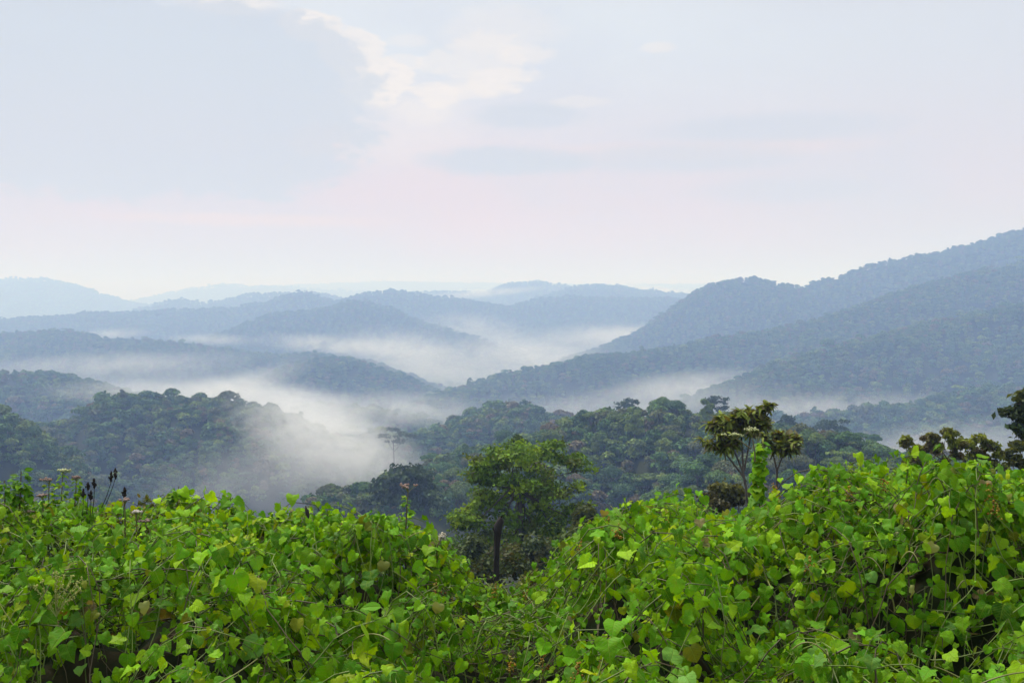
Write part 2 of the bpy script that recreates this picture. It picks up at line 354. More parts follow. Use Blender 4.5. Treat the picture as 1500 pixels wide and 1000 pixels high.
# ------------------------------------------------------------------ crowns of the forest
def rot_frames(n, up):
    """orthonormal frames: z along n, x random round it"""
    n = unit(n); a = unit(np.cross(n, unit(rng.normal(size=n.shape)))); b = np.cross(n, a)
    return a, b, n
def leaf_clumps(P, N, size, col, fold=0.25):
    """bent four-cornered leaf clumps (two triangles folded along the middle) at points P facing N"""
    n = len(P); a, b, c = rot_frames(N, None)
    s = size[:, None]
    v = np.stack([P - a * s, P - b * s * .62 + c * s * fold, P + a * s, P + b * s * .62 + c * s * fold], 1).reshape(-1, 3)
    i = np.arange(n) * 4
    f = np.concatenate([np.stack([i, i + 1, i + 2], -1), np.stack([i, i + 2, i + 3], -1)])
    return v, f, np.repeat(col, 4, 0)
def crown_points(lobes, n, shell=0.55, lower=-0.35, rg=None):
    """points and outward normals spread through ellipsoid lobes (cx, cy, cz, rx, ry, rz)"""
    rg = rg or rng
    L = np.array(lobes); wgt = (L[:, 3] * L[:, 5]) ** 1.0; wgt = wgt / wgt.sum()
    k = rg.choice(len(L), n, p=wgt)
    d = unit(rg.normal(size=(n, 3))); d[:, 2] = np.where(d[:, 2] < lower, -d[:, 2], d[:, 2])
    rr = 1 - shell * rg.random(n) ** 1.7
    P = L[k, :3] + d * L[k, 3:6] * rr[:, None]
    return P, d, k
def tube_np(pts, radii, sides=6):
    pts = np.asarray(pts, float); n = len(pts)
    tan = unit(np.gradient(pts, axis=0)) if n > 2 else unit(np.repeat([pts[1] - pts[0]], 2, 0))
    ref = np.array([0.31, 0.95, 0.02]); a = unit(np.cross(tan, ref)); b = np.cross(tan, a)
    th = np.arange(sides) * 2 * math.pi / sides
    V = pts[:, None] + (a[:, None] * np.cos(th)[None, :, None] + b[:, None] * np.sin(th)[None, :, None]) * np.asarray(radii)[:, None, None]
    V = V.reshape(-1, 3); i = np.arange(sides); j = (i + 1) % sides
    f = [np.stack([r * sides + i, r * sides + j, (r + 1) * sides + j, (r + 1) * sides + i], -1) for r in range(n - 1)]
    return V, np.concatenate(f)
class Acc:                                         # gathers pieces of ONE mesh
    def __init__(s): s.v = []; s.f = {3: [], 4: []}; s.c = []; s.u = []; s.n = 0
    def add(s, V, F_, col=(1, 1, 1), uv=None):
        F_ = np.asarray(F_); s.f[F_.shape[1]].append(F_ + s.n); s.v.append(V)
        col = np.asarray(col, float); s.c.append(np.repeat(col[None], len(V), 0) if col.ndim == 1 else col)
        s.u.append(np.zeros((len(V), 2)) if uv is None else uv); s.n += len(V)
    def tube(s, pts, r0, r1, sides=6, col=(1, 1, 1)):
        V, f = tube_np(pts, np.linspace(r0, r1, len(pts)), sides); s.add(V, f, col)
    def build(s, name, mat, parent=None, link=True, uv=False):
        return mesh_np(name, np.concatenate(s.v), [np.concatenate(x) for x in s.f.values() if x], mat, parent,
                       np.concatenate(s.c), np.concatenate(s.u) if uv else None, link=link)

def forest_lobes(kind, R, H):
    lob = []
    if kind == 'round':
        for _ in range(9):
            a = rnd.uniform(0, 6.28); q = R * rnd.uniform(.2, .68); r = R * rnd.uniform(.34, .52)
            lob.append((math.cos(a) * q, math.sin(a) * q, H - r - q * .35 + rnd.uniform(-.1, .1) * R, r, r, r * .8))
        lob.append((0, 0, H - R * .55, R * .6, R * .6, R * .55))
    elif kind == 'flat':
        for _ in range(9):
            a = rnd.uniform(0, 6.28); q = R * rnd.uniform(.3, .85); r = R * rnd.uniform(.3, .45)
            lob.append((math.cos(a) * q, math.sin(a) * q, H - r * .4 - rnd.uniform(0, .25) * R, r, r, r * .32))
    elif kind == 'tall':
        for j in range(9):
            t = j / 8; a = rnd.uniform(0, 6.28); q = R * .4; r = R * (.55 - .25 * t)
            lob.append((math.cos(a) * q, math.sin(a) * q, H * (.42 + .5 * t), r, r, r * .9))
    return lob
def crown_mesh(kind, R, H, n, size, rough=0.30, skirt=False):
    lob = forest_lobes(kind, R, H)
    if skirt: lob += [(R * .25, 0, H * .34, R * .75, R * .75, R * .5), (-R * .3, R * .2, H * .2, R * .7, R * .7, R * .4)]
    P, d, k = crown_points(lob, n)
    N = unit(d + rng.normal(size=d.shape) * .55 + np.array([0, 0, .35]))
    tint = 1 + (rng.random((len(lob), 1))[k] - .5) * .35 + (rng.random((n, 1)) - .5) * rough * 1.6
    col = np.repeat(tint, 3, 1) * (1 + (rng.random((n, 3)) - .5) * .2)
    return lob, leaf_clumps(P, N, size * (.6 + .8 * rng.random(n)), np.clip(col, .3, 2.0))
def trunk_acc(lob, H, r, lean=0.4):
    A = Acc(); top = np.array([rnd.uniform(-lean, lean), rnd.uniform(-lean, lean), H * .55])
    pts = [np.array([0, 0, -2.0]), top * .5 + [rnd.uniform(-.2, .2), 0, 0], top]
    A.tube(pts, r, r * .6, 6)
    for L in lob:
        c = np.array(L[:3]); m = (top + c) / 2 + [0, 0, -.4]
        A.tube([top * .9, m, c], r * .4, r * .1, 4)
    return A

far_col = bpy.data.collections.new('far_tree_kinds')     # sources of the far-off woods, not in the scene itself
far_src = []
for i, kd in enumerate(('round', 'round', 'flat', 'round', 'tall', 'flat')):
    R = 6.2 if kd != 'tall' else 4.2; H = 13 if kd != 'tall' else 15
    lob, (v, f, c) = crown_mesh(kd, R, H, 400, 1.1, skirt=True)
    A = Acc(); A.add(v, f, c)
    # a dark inner bough mass so that the crown is not see-through
    A.tube([(0, 0, -3), (.2, 0, H * .6)], .3, .15, 5, (.8, .8, .8))
    o = A.build('wood_tree', M_FOREST, link=False); far_col.objects.link(o); far_src.append(o)

# individual trees near enough to be told apart: crown and trunk meshes shared by all copies of one kind
near_kinds = []
for i, kd in enumerate(('round', 'round', 'round', 'flat', 'round', 'tall', 'flat', 'round')):
    R = 6.0 if kd != 'tall' else 3.8; H = 13 if kd != 'tall' else 15
    lob, (v, f, c) = crown_mesh(kd, R, H, 2600, .46)
    A = Acc(); A.add(v, f, c); cr = A.build('crown', M_FOREST, link=False)
    tr = trunk_acc(lob, H, .32).build('trunk', M_BARK, link=False)
    near_kinds.append((kd, cr.data, tr.data))

# ------------------------------------------------------------------ scatter
# horizon of the ground with its trees, along every bearing
A0, A1 = -33.0, 33.0
va = np.radians(np.linspace(A0, A1, 529)); vr = np.geomspace(60, 14500, 520)
VTH, VRR = np.meshgrid(va, vr)
VZ, VOWN = terrain(np.sin(VTH) * VRR, np.cos(VTH) * VRR)
EL = (VZ + 8.0) / VRR
RUN = np.maximum.accumulate(EL, 0)
def thick_el(px):
    return -(np.interp(px, CR_X, CR_Y) - 20 - 440) / F
cand = []
for (r0, r1, sp, s0) in ((70, 560, 4.0, .50), (560, 850, 4.9, .58), (850, 1500, 7.0, .82), (1500, 3000, 9.5, 1.0), (3000, 5200, 12.5, 1.1), (5200, 8500, 19, 1.4), (8500, 14000, 32, 2.0)):
    n = int(math.radians(A1 - A0) / 2 * (r1 * r1 - r0 * r0) / sp ** 2)
    th = np.radians(rng.uniform(A0, A1, n)); r = np.sqrt(rng.uniform(r0 * r0, r1 * r1, n))
    ia = np.clip(np.round((np.degrees(th) - A0) / (A1 - A0) * 528).astype(int), 0, 528)
    ir = np.clip(np.searchsorted(vr, r * 0.97) - 1, 0, 519)
    x, y = np.sin(th) * r, np.cos(th) * r
    ok = (VZ[np.clip(np.searchsorted(vr, r), 0, 519), ia] + 20 * s0) / r > RUN[ir, ia] - 6.0 / r
    ok &= (VZ[np.clip(np.searchsorted(vr, r), 0, 519), ia] + 20 * s0) / r > thick_el(750 + F * np.tan(th)) - .10
    x, y, r = x[ok], y[ok], r[ok]
    z, own = terrain(x, y)
    cand.append(np.stack([x, y, z, r, own, np.full(len(x), s0)], -1))
T = np.concatenate(cand)
T_s = T[:, 5] * np.exp(rng.normal(size=len(T)) * np.where(T[:, 3] > 1400, .21, .27)) * np.where(T[:, 3] > 1400, .88, 1)
T_rot = rng.uniform(0, 6.283, len(T))
px_all = 750 + F * T[:, 0] / T[:, 1]
emerg = (T[:, 2] + 13 * T_s) / T[:, 3]

def scatter_stuff(name, label, cat, sel):
    if sel.sum() == 0: return
    me = bpy.data.meshes.new(name); P = T[sel][:, :3].astype(np.float32)
    me.vertices.add(len(P)); me.vertices.foreach_set('co', P.ravel())
    for nm, arr in (('scl', T_s[sel]), ('rot', T_rot[sel])):
        a = me.attributes.new(nm, 'FLOAT', 'POINT'); a.data.foreach_set('value', arr.astype(np.float32))
    a = me.attributes.new('kind', 'INT', 'POINT'); a.data.foreach_set('value', rng.choice(6, len(P), p=[.30, .30, .03, .30, .05, .02]).astype(np.int32))
    o = bpy.data.objects.new(name, me); C.objects.link(o)
    md = o.modifiers.new('trees', 'NODES'); md.node_group = GN
    tag(o, label, cat, kind='stuff')
    return o
GN = bpy.data.node_groups.new('wood', 'GeometryNodeTree')
GN.interface.new_socket('Geometry', in_out='INPUT', socket_type='NodeSocketGeometry')
GN.interface.new_socket('Geometry', in_out='OUTPUT', socket_type='NodeSocketGeometry')
q = G(GN)
gi = q.n('NodeGroupInput'); go = q.n('NodeGroupOutput')
iop = q.n('GeometryNodeInstanceOnPoints'); ci = q.n('GeometryNodeCollectionInfo'); ci.inputs['Collection'].default_value = far_col
ci.inputs['Separate Children'].default_value = True; ci.inputs['Reset Children'].default_value = True
q.put(iop.inputs['Points'], gi.outputs[0]); q.put(iop.inputs['Instance'], ci.outputs[0]); iop.inputs['Pick Instance'].default_value = True
def named(nm, ty):
    x = q.n('GeometryNodeInputNamedAttribute', data_type=ty); x.inputs['Name'].default_value = nm
    return [s for s in x.outputs if s.enabled][0]
q.put(iop.inputs['Instance Index'], named('kind', 'INT')); q.put(iop.inputs['Scale'], named('scl', 'FLOAT'))
q.put(iop.inputs['Rotation'], q.comb(0.0, 0.0, named('rot', 'FLOAT')))
q.put(go.inputs[0], iop.outputs[0])

names = [r[0] for r in RIDGES]
own = T[:, 4].astype(int)
N_ID = {n_: i for i, n_ in enumerate(names)}
near_sel = np.isin(own, [N_ID['near_ridge'], N_ID['knoll'], N_ID['edge_hill']]) & (px_all > -15) & (px_all < 1515) & (T[:, 3] < 640) & ((T[:, 2] + 13 * T_s) / T[:, 3] > thick_el(px_all) - .03)
ni = np.where(near_sel)[0]
ni = ni[np.argsort(-(T_s[ni] / T[ni, 3]))][:290]
is_ind = np.zeros(len(T), bool); is_ind[ni] = True
LBL = {'near_ridge': ('%s forest tree in the canopy of the green ridge behind the lone broad tree', 'trees in the canopy of the near ridge'),
       'knoll': ('%s forest tree on the dark knoll between the two dark trees at right', 'trees on the dark knoll'),
       'edge_hill': ('%s forest tree on the bluish slope at the left edge', 'trees on the slope at the left edge')}
KW = {'round': 'round-crowned', 'flat': 'flat-topped', 'tall': 'narrow tall'}
for i in ni:
    kd, cm, tm = near_kinds[rnd.choices(range(8), (3, 3, 3, 1, 3, 1, 1, 3))[0]]
    e = empty('forest_tree', T[i, :3]); e.rotation_euler = (0, 0, T_rot[i]); s = T_s[i]; e.scale = (s, s, s * rnd.uniform(.9, 1.12))
    l, gp_ = LBL[names[own[i]]]; tag(e, l % KW[kd], 'tree', gp_ + ', ' + KW[kd])
    for nm, me in (('crown', cm), ('trunk', tm)):
        o = bpy.data.objects.new(nm, me); C.objects.link(o); o.parent = e
WOODS = {
 'near_ridge': 'dark green forest canopy covering the rest of the near ridge', 'knoll': 'dark brownish canopy covering the knoll at right',
 'mid_hill': 'bluish green forest on the small hill left of centre beside the mist', 'edge_hill': 'forest canopy on the slope at the left edge',
 'mist_hill': 'hazy green forest on the broad hill left of the bright mist', 'left_spur': 'hazy blue forest on the spur at left above the mist hill',
 'mist_islet': 'dim forest on the low rise showing through the mist', 'right_foot_hill': 'bluish forest on the low hill at the right edge',
 'right_spur': 'hazy forest on the nearer spur of the big right slope', 'right_hill': 'hazy blue forest on the long slope rising to the right',
 'right_back_ridge': 'blue-grey forest on the highest ridge at right', 'left_ridge': 'blue-grey forest on the long ridge descending from the left',
 'left_knoll': 'blue-grey forest on the knoll at the right end of the long left ridge',
 'left_back_ridge': 'pale blue forest on the back ridge at left', 'centre_spur': 'pale blue forest on the spur in the middle distance',
 'centre_ridge': 'pale blue forest on the central ridge below the horizon', 'far_ridge': 'faint forest on the far peak beyond the central ridge',
 'far_knolls': 'faint forest on the far knolls right of the far peak', 'far_left_ridge': 'faint forest on the far left mountain',
 'far_left_knolls': 'faint forest on the far knolls left of centre', 'distant_ridge': 'barely visible forest on the distant ridge at left',
 'horizon_ridge': 'barely visible forest on the horizon ridge'}
for i, n_ in enumerate(names):
    scatter_stuff('forest', WOODS[n_], 'forest', (own == i) & ~is_ind & (T[:, 3] > 150))
scatter_stuff('forest', 'dark forest filling the misty valley floor between the hills', 'forest', (own < 0) & (T[:, 3] > 200) & ~is_ind)
# low scrub on the hillside just below the thicket, under the line of sight over its crest
def scrub(r0, r1, sp, smin, smax):
    n = int(math.radians(80) / 2 * (r1 * r1 - r0 * r0) / sp ** 2)
    th = np.radians(rng.uniform(-40, 40, n)); r = np.sqrt(rng.uniform(r0 * r0, r1 * r1, n)); s_ = rng.uniform(smin, smax, n)
    x, y = np.sin(th) * r, np.cos(th) * r; z, _ = terrain(x, y)
    ok = (z + 14.5 * s_) / y < thick_el(750 + F * np.tan(th)) - .03
    return np.stack([x, y, z, r, np.full(n, -2), s_], -1)[ok]
SC = np.concatenate([scrub(8.2, 30, 1.1, .05, .11), scrub(30, 90, 2.8, .14, .34), scrub(90, 330, 5.5, .4, .7)])
T = SC; T_s = SC[:, 5]; T_rot = rng.uniform(0, 6.283, len(SC))
scatter_stuff('scrub', 'low green scrub covering the hillside just below the vine thicket', 'scrub', np.ones(len(SC), bool))
print('TREES', len(T), 'individual', len(ni), {n_: int((own == i).sum()) for i, n_ in enumerate(names)})

# >>> foreground
# ------------------------------------------------------------------ leaves of the vines and weeds
def leaf_template(outline, droop, fold, wave, rows=None):
    """one leaf, base at the origin, tip towards +y, upper face +z; returns verts, quads, uv"""
    O = np.array(outline, float); n = len(O)
    mid = np.stack([np.zeros(n), np.clip(np.linspace(O[0, 1] * 0 + 0.0, 1, n), 0, 1)], -1)
    mid[:, 1] = np.maximum(mid[:, 1], 0)
    vs_, uvs = [], []
    for s in (-1, 1):
        for t in (0.0, 0.55, 1.0):
            xy = mid * (1 - t) + O * [s, 1] * t
            x, y = xy[:, 0], xy[:, 1]
            z = fold * np.abs(x) * 1.0 - droop * np.clip(y, 0, 1) ** 2 - 0.55 * droop * np.abs(x) ** 1.6 + wave * np.sin(y * 13 + s * 1.3 + t) * t * np.abs(x) * 1.6
            yy = y * (1 - 0.25 * droop * y)
            vs_.append(np.stack([x, yy, z], -1)); uvs.append(np.stack([x, y], -1))
    V_ = np.concatenate(vs_); U_ = np.concatenate(uvs); q_ = []
    for h in (0, 1):
        for t in (0, 1):
            a = (h * 3 + t) * n; b = (h * 3 + t + 1) * n
            for i in range(n - 1):
                f = (a + i, b + i, b + i + 1, a + i + 1)
                q_.append(f if h == 1 else f[::-1])
    return V_, np.array(q_), U_
HEART = [(0.0, 0.0), (.18, -.07), (.35, -.06), (.47, .07), (.53, .25), (.50, .45), (.39, .66), (.21, .85), (0.0, 1.0)]
LOBED = [(0.0, 0.0), (.24, -.12), (.42, -.06), (.50, .08), (.44, .24), (.55, .36), (.40, .50), (.22, .72), (0.0, 1.0)]
TOOTH = [(0.0, 0.0), (.22, -.10), (.40, -.02), (.44, .14), (.51, .26), (.40, .42), (.38, .58), (.19, .76), (0.0, 1.0)]
OVAL = [(0.0, 0.0), (.12, .04), (.22, .16), (.28, .32), (.28, .48), (.23, .64), (.15, .8), (.06, .93), (0.0, 1.0)]
LANCE = [(0.0, 0.0), (.05, .05), (.10, .16), (.13, .32), (.13, .48), (.11, .64), (.07, .8), (.03, .93), (0.0, 1.0)]
VINE_T = [leaf_template(o, d, f, w_) for o, d, f, w_ in (
    (HEART, .20, .20, .10), (HEART, .42, .14, .14), (HEART, .62, .34, .10), (LOBED, .25, .22, .12), (LOBED, .55, .30, .16), (TOOTH, .38, .24, .16), (TOOTH, .15, .45, .12), (HEART, .95, .45, .18))]
OVAL_T = [leaf_template(o, d, f, .05) for o, d, f in ((OVAL, .15, .2), (OVAL, .4, .3), (OVAL, .02, .1), (OVAL, .6, .2))]
LANCE_T = [leaf_template(LANCE, d, .25, .04) for d in (.15, .45, .8)]
def put_leaves(acc, P, tip, nrm, size, col, temps):
    """leaves at P pointing along tip, upper side towards nrm"""
    tip = unit(tip); nrm = unit(nrm - tip * (nrm * tip).sum(-1, keepdims=True)); sx = np.cross(tip, nrm)
    k = rng.integers(0, len(temps), len(P))
    for j, (V_, F_, U_) in enumerate(temps):
        m = k == j
        if not m.any(): continue
        s = size[m][:, None, None]; wdt = rng.uniform(.85, 1.15, m.sum())[:, None, None]
        W = P[m][:, None] + s * (sx[m][:, None] * V_[None, :, :1] * wdt + tip[m][:, None] * V_[None, :, 1:2] + nrm[m][:, None] * V_[None, :, 2:3])
        nn = m.sum(); nv = len(V_)
        f = (F_[None] + (np.arange(nn) * nv)[:, None, None]).reshape(-1, 4)
        acc.add(W.reshape(-1, 3), f, np.repeat(col[m], nv, 0), np.tile(U_, (nn, 1)))
def thin_tubes(acc, A_, B_, r, col):
    """three-sided straight stalks from A_ to B_, all at once"""
    n = len(A_)
    if n == 0: return
    t = unit(B_ - A_); a = unit(np.cross(t, unit(rng.normal(size=t.shape)))); b = np.cross(t, a); r = np.broadcast_to(r, (n,))[:, None]
    ring = [a, -a * .5 + b * .87, -a * .5 - b * .87]
    W = np.stack([A_ + c_ * r for c_ in ring] + [B_ + c_ * r * .7 for c_ in ring], 1).reshape(-1, 3)
    i = (np.arange(n) * 6)[:, None]
    f = np.concatenate([i + np.array([[0, 1, 4, 3]]), i + np.array([[1, 2, 5, 4]]), i + np.array([[2, 0, 3, 5]])])
    acc.add(W, f, np.repeat(np.broadcast_to(col, (n, 3)), 6, 0))
M_STEM = mat_leaf('green_stem', 0.05, 0.5, 0.3)
M_DRY = mat_leaf('dry_matter', 0.15, 0.8, 0.1)
M_BLOSSOM = mat_leaf('blossom', 0.3, 0.7, 0.1)
GREENS = np.array([(.155, .345, .005), (.090, .265, .005), (.225, .410, .006), (.055, .185, .005), (.105, .290, .014), (.260, .360, .008), (.150, .175, .012), (.125, .290, .045)])
GW = np.array([.26, .24, .15, .19, .08, .03, .015, .035])
def greens(n, patch=None, warm=0.0):
    k = rng.choice(len(GREENS), n, p=GW)
    c = GREENS[k] * np.exp(rng.normal(size=(n, 1)) * .16) * 1.1
    if patch is not None: c = c * np.clip(1 + patch[:, None] * np.array([.7, .5, .3]), .35, 1.8)
    if warm: c = c * (1 + warm * np.array([.25, .05, -.1]))
    dry = rng.random(n) < .005
    c[dry] = np.array([.30, .25, .12]) * rng.uniform(.5, 1.2, (dry.sum(), 1))
    return c
def surf(x, y):
    e = .03; z = thicket(x, y); zx = (thicket(x + e, y) - z) / e; zy = (thicket(x, y + e) - z) / e
    return z, unit(np.stack([-zx, -zy, np.ones_like(zx)], -1))

# regions of the thicket: each a plant of its own, told apart by where its runners start (photograph column, share of the depth)
THICK = [
 ('vine_thicket', 'tangle of heart-shaped vine leaves covering the left mound up to its crest', 40, 420, 'vine', 1.0),
 ('vine_thicket', 'vine tangle on the left mound beside the central gap, below the pale flower stalk', 420, 655, 'vine', 1.0),
 ('creeper_thicket', 'small-leaved creeper filling the low gap between the two vine mounds', 655, 835, 'creeper', 1.0),
 ('vine_thicket', 'vine tangle climbing the left flank of the right mound beside the gap', 835, 1130, 'vine', 1.0),
 ('vine_thicket', 'tall vine tangle over the dark hollow at the middle of the right mound', 1130, 1340, 'vine', 1.0),
 ('vine_thicket', 'vine tangle at the far right edge under the pair of dark trees', 1340, 2100, 'vine', 1.0),
 ('vine_thicket', 'vine leaves at the far left edge under the leafy spires', -700, 40, 'vine', 1.0),
]
parts = [(Acc(), Acc()) for _ in THICK]
def region_of(px):
    for i, t in enumerate(THICK):
        if t[2] <= px < t[3]: return i
    return None
def grow_runners(n, depth0, depth1, kind_scale=1.0):
    for _ in range(n):
        y = 2.7 + 5.3 * rng.random() ** 0.8
        half = y * 0.56 + 1.4; x = rng.uniform(-half, half); px = 750 + F * x / y
        D = float(crest_d(np.array(px)))
        if y > D + 0.9: continue
        if rng.random() < .55 * max(math.exp(-((x - hx) ** 2 + 1.6 * (y - hy) ** 2) / (hr * hr)) for hx, hy, hr, hd in HOLLOWS): continue
        ri = region_of(px)
        if ri is None: continue
        fol, stm = parts[ri]; creeper = THICK[ri][4] == 'creeper' or (-60 < px < 310 and y > D - 1.3 and rng.random() < .75)
        weedy = rng.random() < .10; L = rng.integers(9, 24); step = .040 if creeper else .062
        a = rng.uniform(0, 6.283); hd = np.array([math.cos(a), math.sin(a)])
        lift0 = -rng.uniform(depth0, depth1); pts = []
        x_, y_ = x, y; arch = rng.uniform(-.01, .05) if rng.random() < .3 else 0
        for j in range(L):
            a += rng.normal() * .22; x_ += math.cos(a) * step; y_ += math.sin(a) * step
            pts.append((x_, y_, lift0 + .02 * math.sin(j * .9 + px) + arch * math.sin(math.pi * j / L) * 3))
        Q = np.array(pts); z, nrm = surf(Q[:, 0], Q[:, 1])
        P = np.stack([Q[:, 0], Q[:, 1], z], -1) + nrm * Q[:, 2:3]
        V_, f_ = tube_np(P, np.linspace(.0036, .0016, L), 4)
        tone = np.array((.13, .19, .03)) * rng.uniform(.5, 1.2) if rng.random() < .6 else np.array((.07, .055, .025)) * rng.uniform(.5, 1.3)
        stm.add(V_, f_, tone)
        tan = np.gradient(P, axis=0); tan = unit(tan); side = unit(np.cross(tan, nrm)) * np.where(np.arange(L) % 2, 1, -1)[:, None]
        keep = rng.random(L) < .93; m = keep.sum()
        if m == 0: continue
        base = P[keep]; N = nrm[keep]; sd_ = side[keep]; tn = tan[keep]
        sz = rng.uniform(.42, 1.25) * (.032 if creeper else .074) * kind_scale * np.linspace(1.1, .55, L)[keep] * np.exp(rng.normal(size=m) * .16)
        sz = np.clip(sz, .02, .098)
        pet = sz * rng.uniform(.35, .8, m)
        pd = unit(N * .8 + sd_ * .7 + rng.normal(size=(m, 3)) * .3 + [0, 0, .3])
        top = base + pd * pet[:, None]
        out = unit(sd_ * .8 + tn * .35 + rng.normal(size=(m, 3)) * .45 + np.array([0, -.35, -.85]))
        face = unit(N * .55 + np.array([0, -.32, .70]) + rng.normal(size=(m, 3)) * .46)
        thin_tubes(stm, base, top, .0016, np.array((.17, .24, .05)))
        pt = fbm(base[:, 0] / 1.1, base[:, 1] / 1.1, 55, 2)
        put_leaves(fol, top, out, face, sz, greens(m, pt, .25 if creeper else 0), OVAL_T if creeper else (OVAL_T + LANCE_T[:1] if weedy else VINE_T))
grow_runners(2800, -.06, .12)
grow_runners(800, .11, .34, 1.1)

for hx, hy, hr, hd in HOLLOWS:                    # dim leaves, litter and sticks inside the hollows
    ri = region_of(750 + F * hx / hy); n = int(70 * hr)
    x = hx + rng.normal(size=n) * hr * .6; y = hy + rng.normal(size=n) * hr * .5; z, nrm = surf(x, y)
    P = np.stack([x, y, z - rng.uniform(.04, .32, n)], -1)
    out = rng.normal(size=(n, 3)) * .6 + [0, -.3, -.7]
    put_leaves(parts[ri][0], P, out, np.array([0, -.5, .6]) + rng.normal(size=(n, 3)) * .5, rng.uniform(.035, .085, n), np.where(rng.random((n, 1)) < .3, np.array([[.16, .12, .05]]), greens(n)), VINE_T)
    m = int(60 * hr); k = rng.integers(0, n, m)
    thin_tubes(parts[ri][1], P[k] + [0, 0, -.12], P[k] + rng.normal(size=(m, 3)) * [.12, .08, .10], rng.uniform(.0015, .0035, m), np.array((.09, .07, .04)))

def crest_shoots(n):
    """young shoots standing up from the crest and breaking its outline"""
    for _ in range(n):
        px = rng.uniform(-60, 1560); ri = region_of(px)
        if ri is None: continue
        D = float(crest_d(np.array(px))) + rng.uniform(-.7, .25); x = (px - 750) / F * D
        if 650 < px < 840 and rng.random() < .6: continue
        fol, stm = parts[ri]; z = float(thicket(np.array([x]), np.array([D]))[0])
        L = rng.integers(4, 9); h = rng.uniform(.05, .16); a = rng.uniform(0, 6.28)
        tt = np.linspace(0, 1, L)
        P = np.stack([x + .10 * math.cos(a) * tt ** 1.5 * rng.uniform(.3, 1.5), D + .08 * math.sin(a) * tt, z - .03 + h * np.sin(tt * 1.5)], -1)
        V_, f_ = tube_np(P, np.linspace(.004, .0015, L), 4); stm.add(V_, f_, (.17, .24, .06))
        m = L; an = rng.uniform(0, 6.28) + np.arange(m) * 2.4
        out = np.stack([np.cos(an), np.sin(an) - .3, np.full(m, -.35)], -1)
        put_leaves(fol, P + unit(out) * .02, out, np.array([0, -.45, .8]) + rng.normal(size=(m, 3)) * .35, np.linspace(.095, .035, L) * rng.uniform(.7, 1.1, m), greens(m, np.full(m, .25)), VINE_T)
crest_shoots(330)

# dead and bare runners, straight tan stalks in the hollows, curled tendrils at the crest
def curve(p0, p1, sag, n=9):
    t = np.linspace(0, 1, n)[:, None]
    return np.array(p0) * (1 - t) + np.array(p1) * t + np.array(sag) * (4 * t * (1 - t))
for _ in range(150):
    y = rng.uniform(3.2, 6.3); px = rng.uniform(0, 1500); ri = region_of(px)
    if rng.random() < .45: px = rng.uniform(1050, 1500); ri = region_of(px)
    x = (px - 750) / F * y; z = float(thicket(np.array([x]), np.array([y]))[0]) - .02
    a = rng.uniform(0, 6.28); l = rng.uniform(.12, .42)
    p0 = np.array([x, y, z]); p1 = p0 + [math.cos(a) * l * .7, math.sin(a) * l * .4 - .05, rng.uniform(-.14, .16)]
    V_, f_ = tube_np(curve(p0, p1, (0, 0, rng.uniform(-.02, .07))), np.linspace(.0038, .0022, 9), 4)
    parts[ri][1].add(V_, f_, np.array((.26, .27, .08)) * rng.uniform(.3, 1.1))
def tendrils(px, py, n):
    ri = region_of(px); A = Acc()
    for _ in range(n):
        p = at(px + rng.uniform(-14, 14), py, crest_d(np.array(px)) - .1); r = rng.uniform(.02, .045); tt = np.linspace(0, 4.2, 12)
        pts = np.stack([p.x + r * np.cos(tt + rng.uniform(0, 3)), p.y + .01 * tt, p.z - .03 + .014 * tt + r * np.sin(tt)], -1)
        A.tube(pts, .0018, .001, 4, (.30, .33, .12))
    return ri, A
TEND = {}
for px, py in ((915, 750), (990, 748), (1030, 752), (640, 790), (380, 770), (1240, 690), (1385, 690), (500, 782)):
    ri, A = tendrils(px, py, 3)
    TEND.setdefault(ri, []).append(A)
def blobs(acc, P, r, col, squash=1.0):
    """small lumpy buds: octahedra pushed out of shape"""
    n = len(P); o = np.array([(1, 0, 0), (-1, 0, 0), (0, 1, 0), (0, -1, 0), (0, 0, squash), (0, 0, -squash)], float)
    f = np.array([(0, 2, 4), (2, 1, 4), (1, 3, 4), (3, 0, 4), (2, 0, 5), (1, 2, 5), (3, 1, 5), (0, 3, 5)])
    W = P[:, None] + o[None] * (np.broadcast_to(r, (n,))[:, None, None]) * rng.uniform(.7, 1.25, (n, 6, 1))
    acc.add(W.reshape(-1, 3), (f[None] + (np.arange(n) * 6)[:, None, None]).reshape(-1, 3), np.repeat(np.broadcast_to(col, (n, 3)), 6, 0))
roots = []
for (nm, lb, a, b, kd, _), (fol, stm) in zip(THICK, parts):
    pxm = (max(a, -60) + min(b, 1560)) / 2; p = at(pxm, 900, 4.8)
    e = empty(nm, (p.x, 4.8, p.z - .6)); tag(e, lb, 'vines', 'vine thickets in the foreground' if nm == 'vine_thicket' else None); roots.append(e)
bpy.context.view_layer.update()
def under(o, e):
    o.parent = e; o.matrix_parent_inverse = e.matrix_world.inverted(); return o
for i, ((nm, *_), (fol, stm)) in enumerate(zip(THICK, parts)):
    under(fol.build('foliage', M_VINE, uv=True), roots[i]); under(stm.build('stems', M_STEM), roots[i])
    for A in TEND.get(i, []): under(A.build('tendril', M_STEM), roots[i])
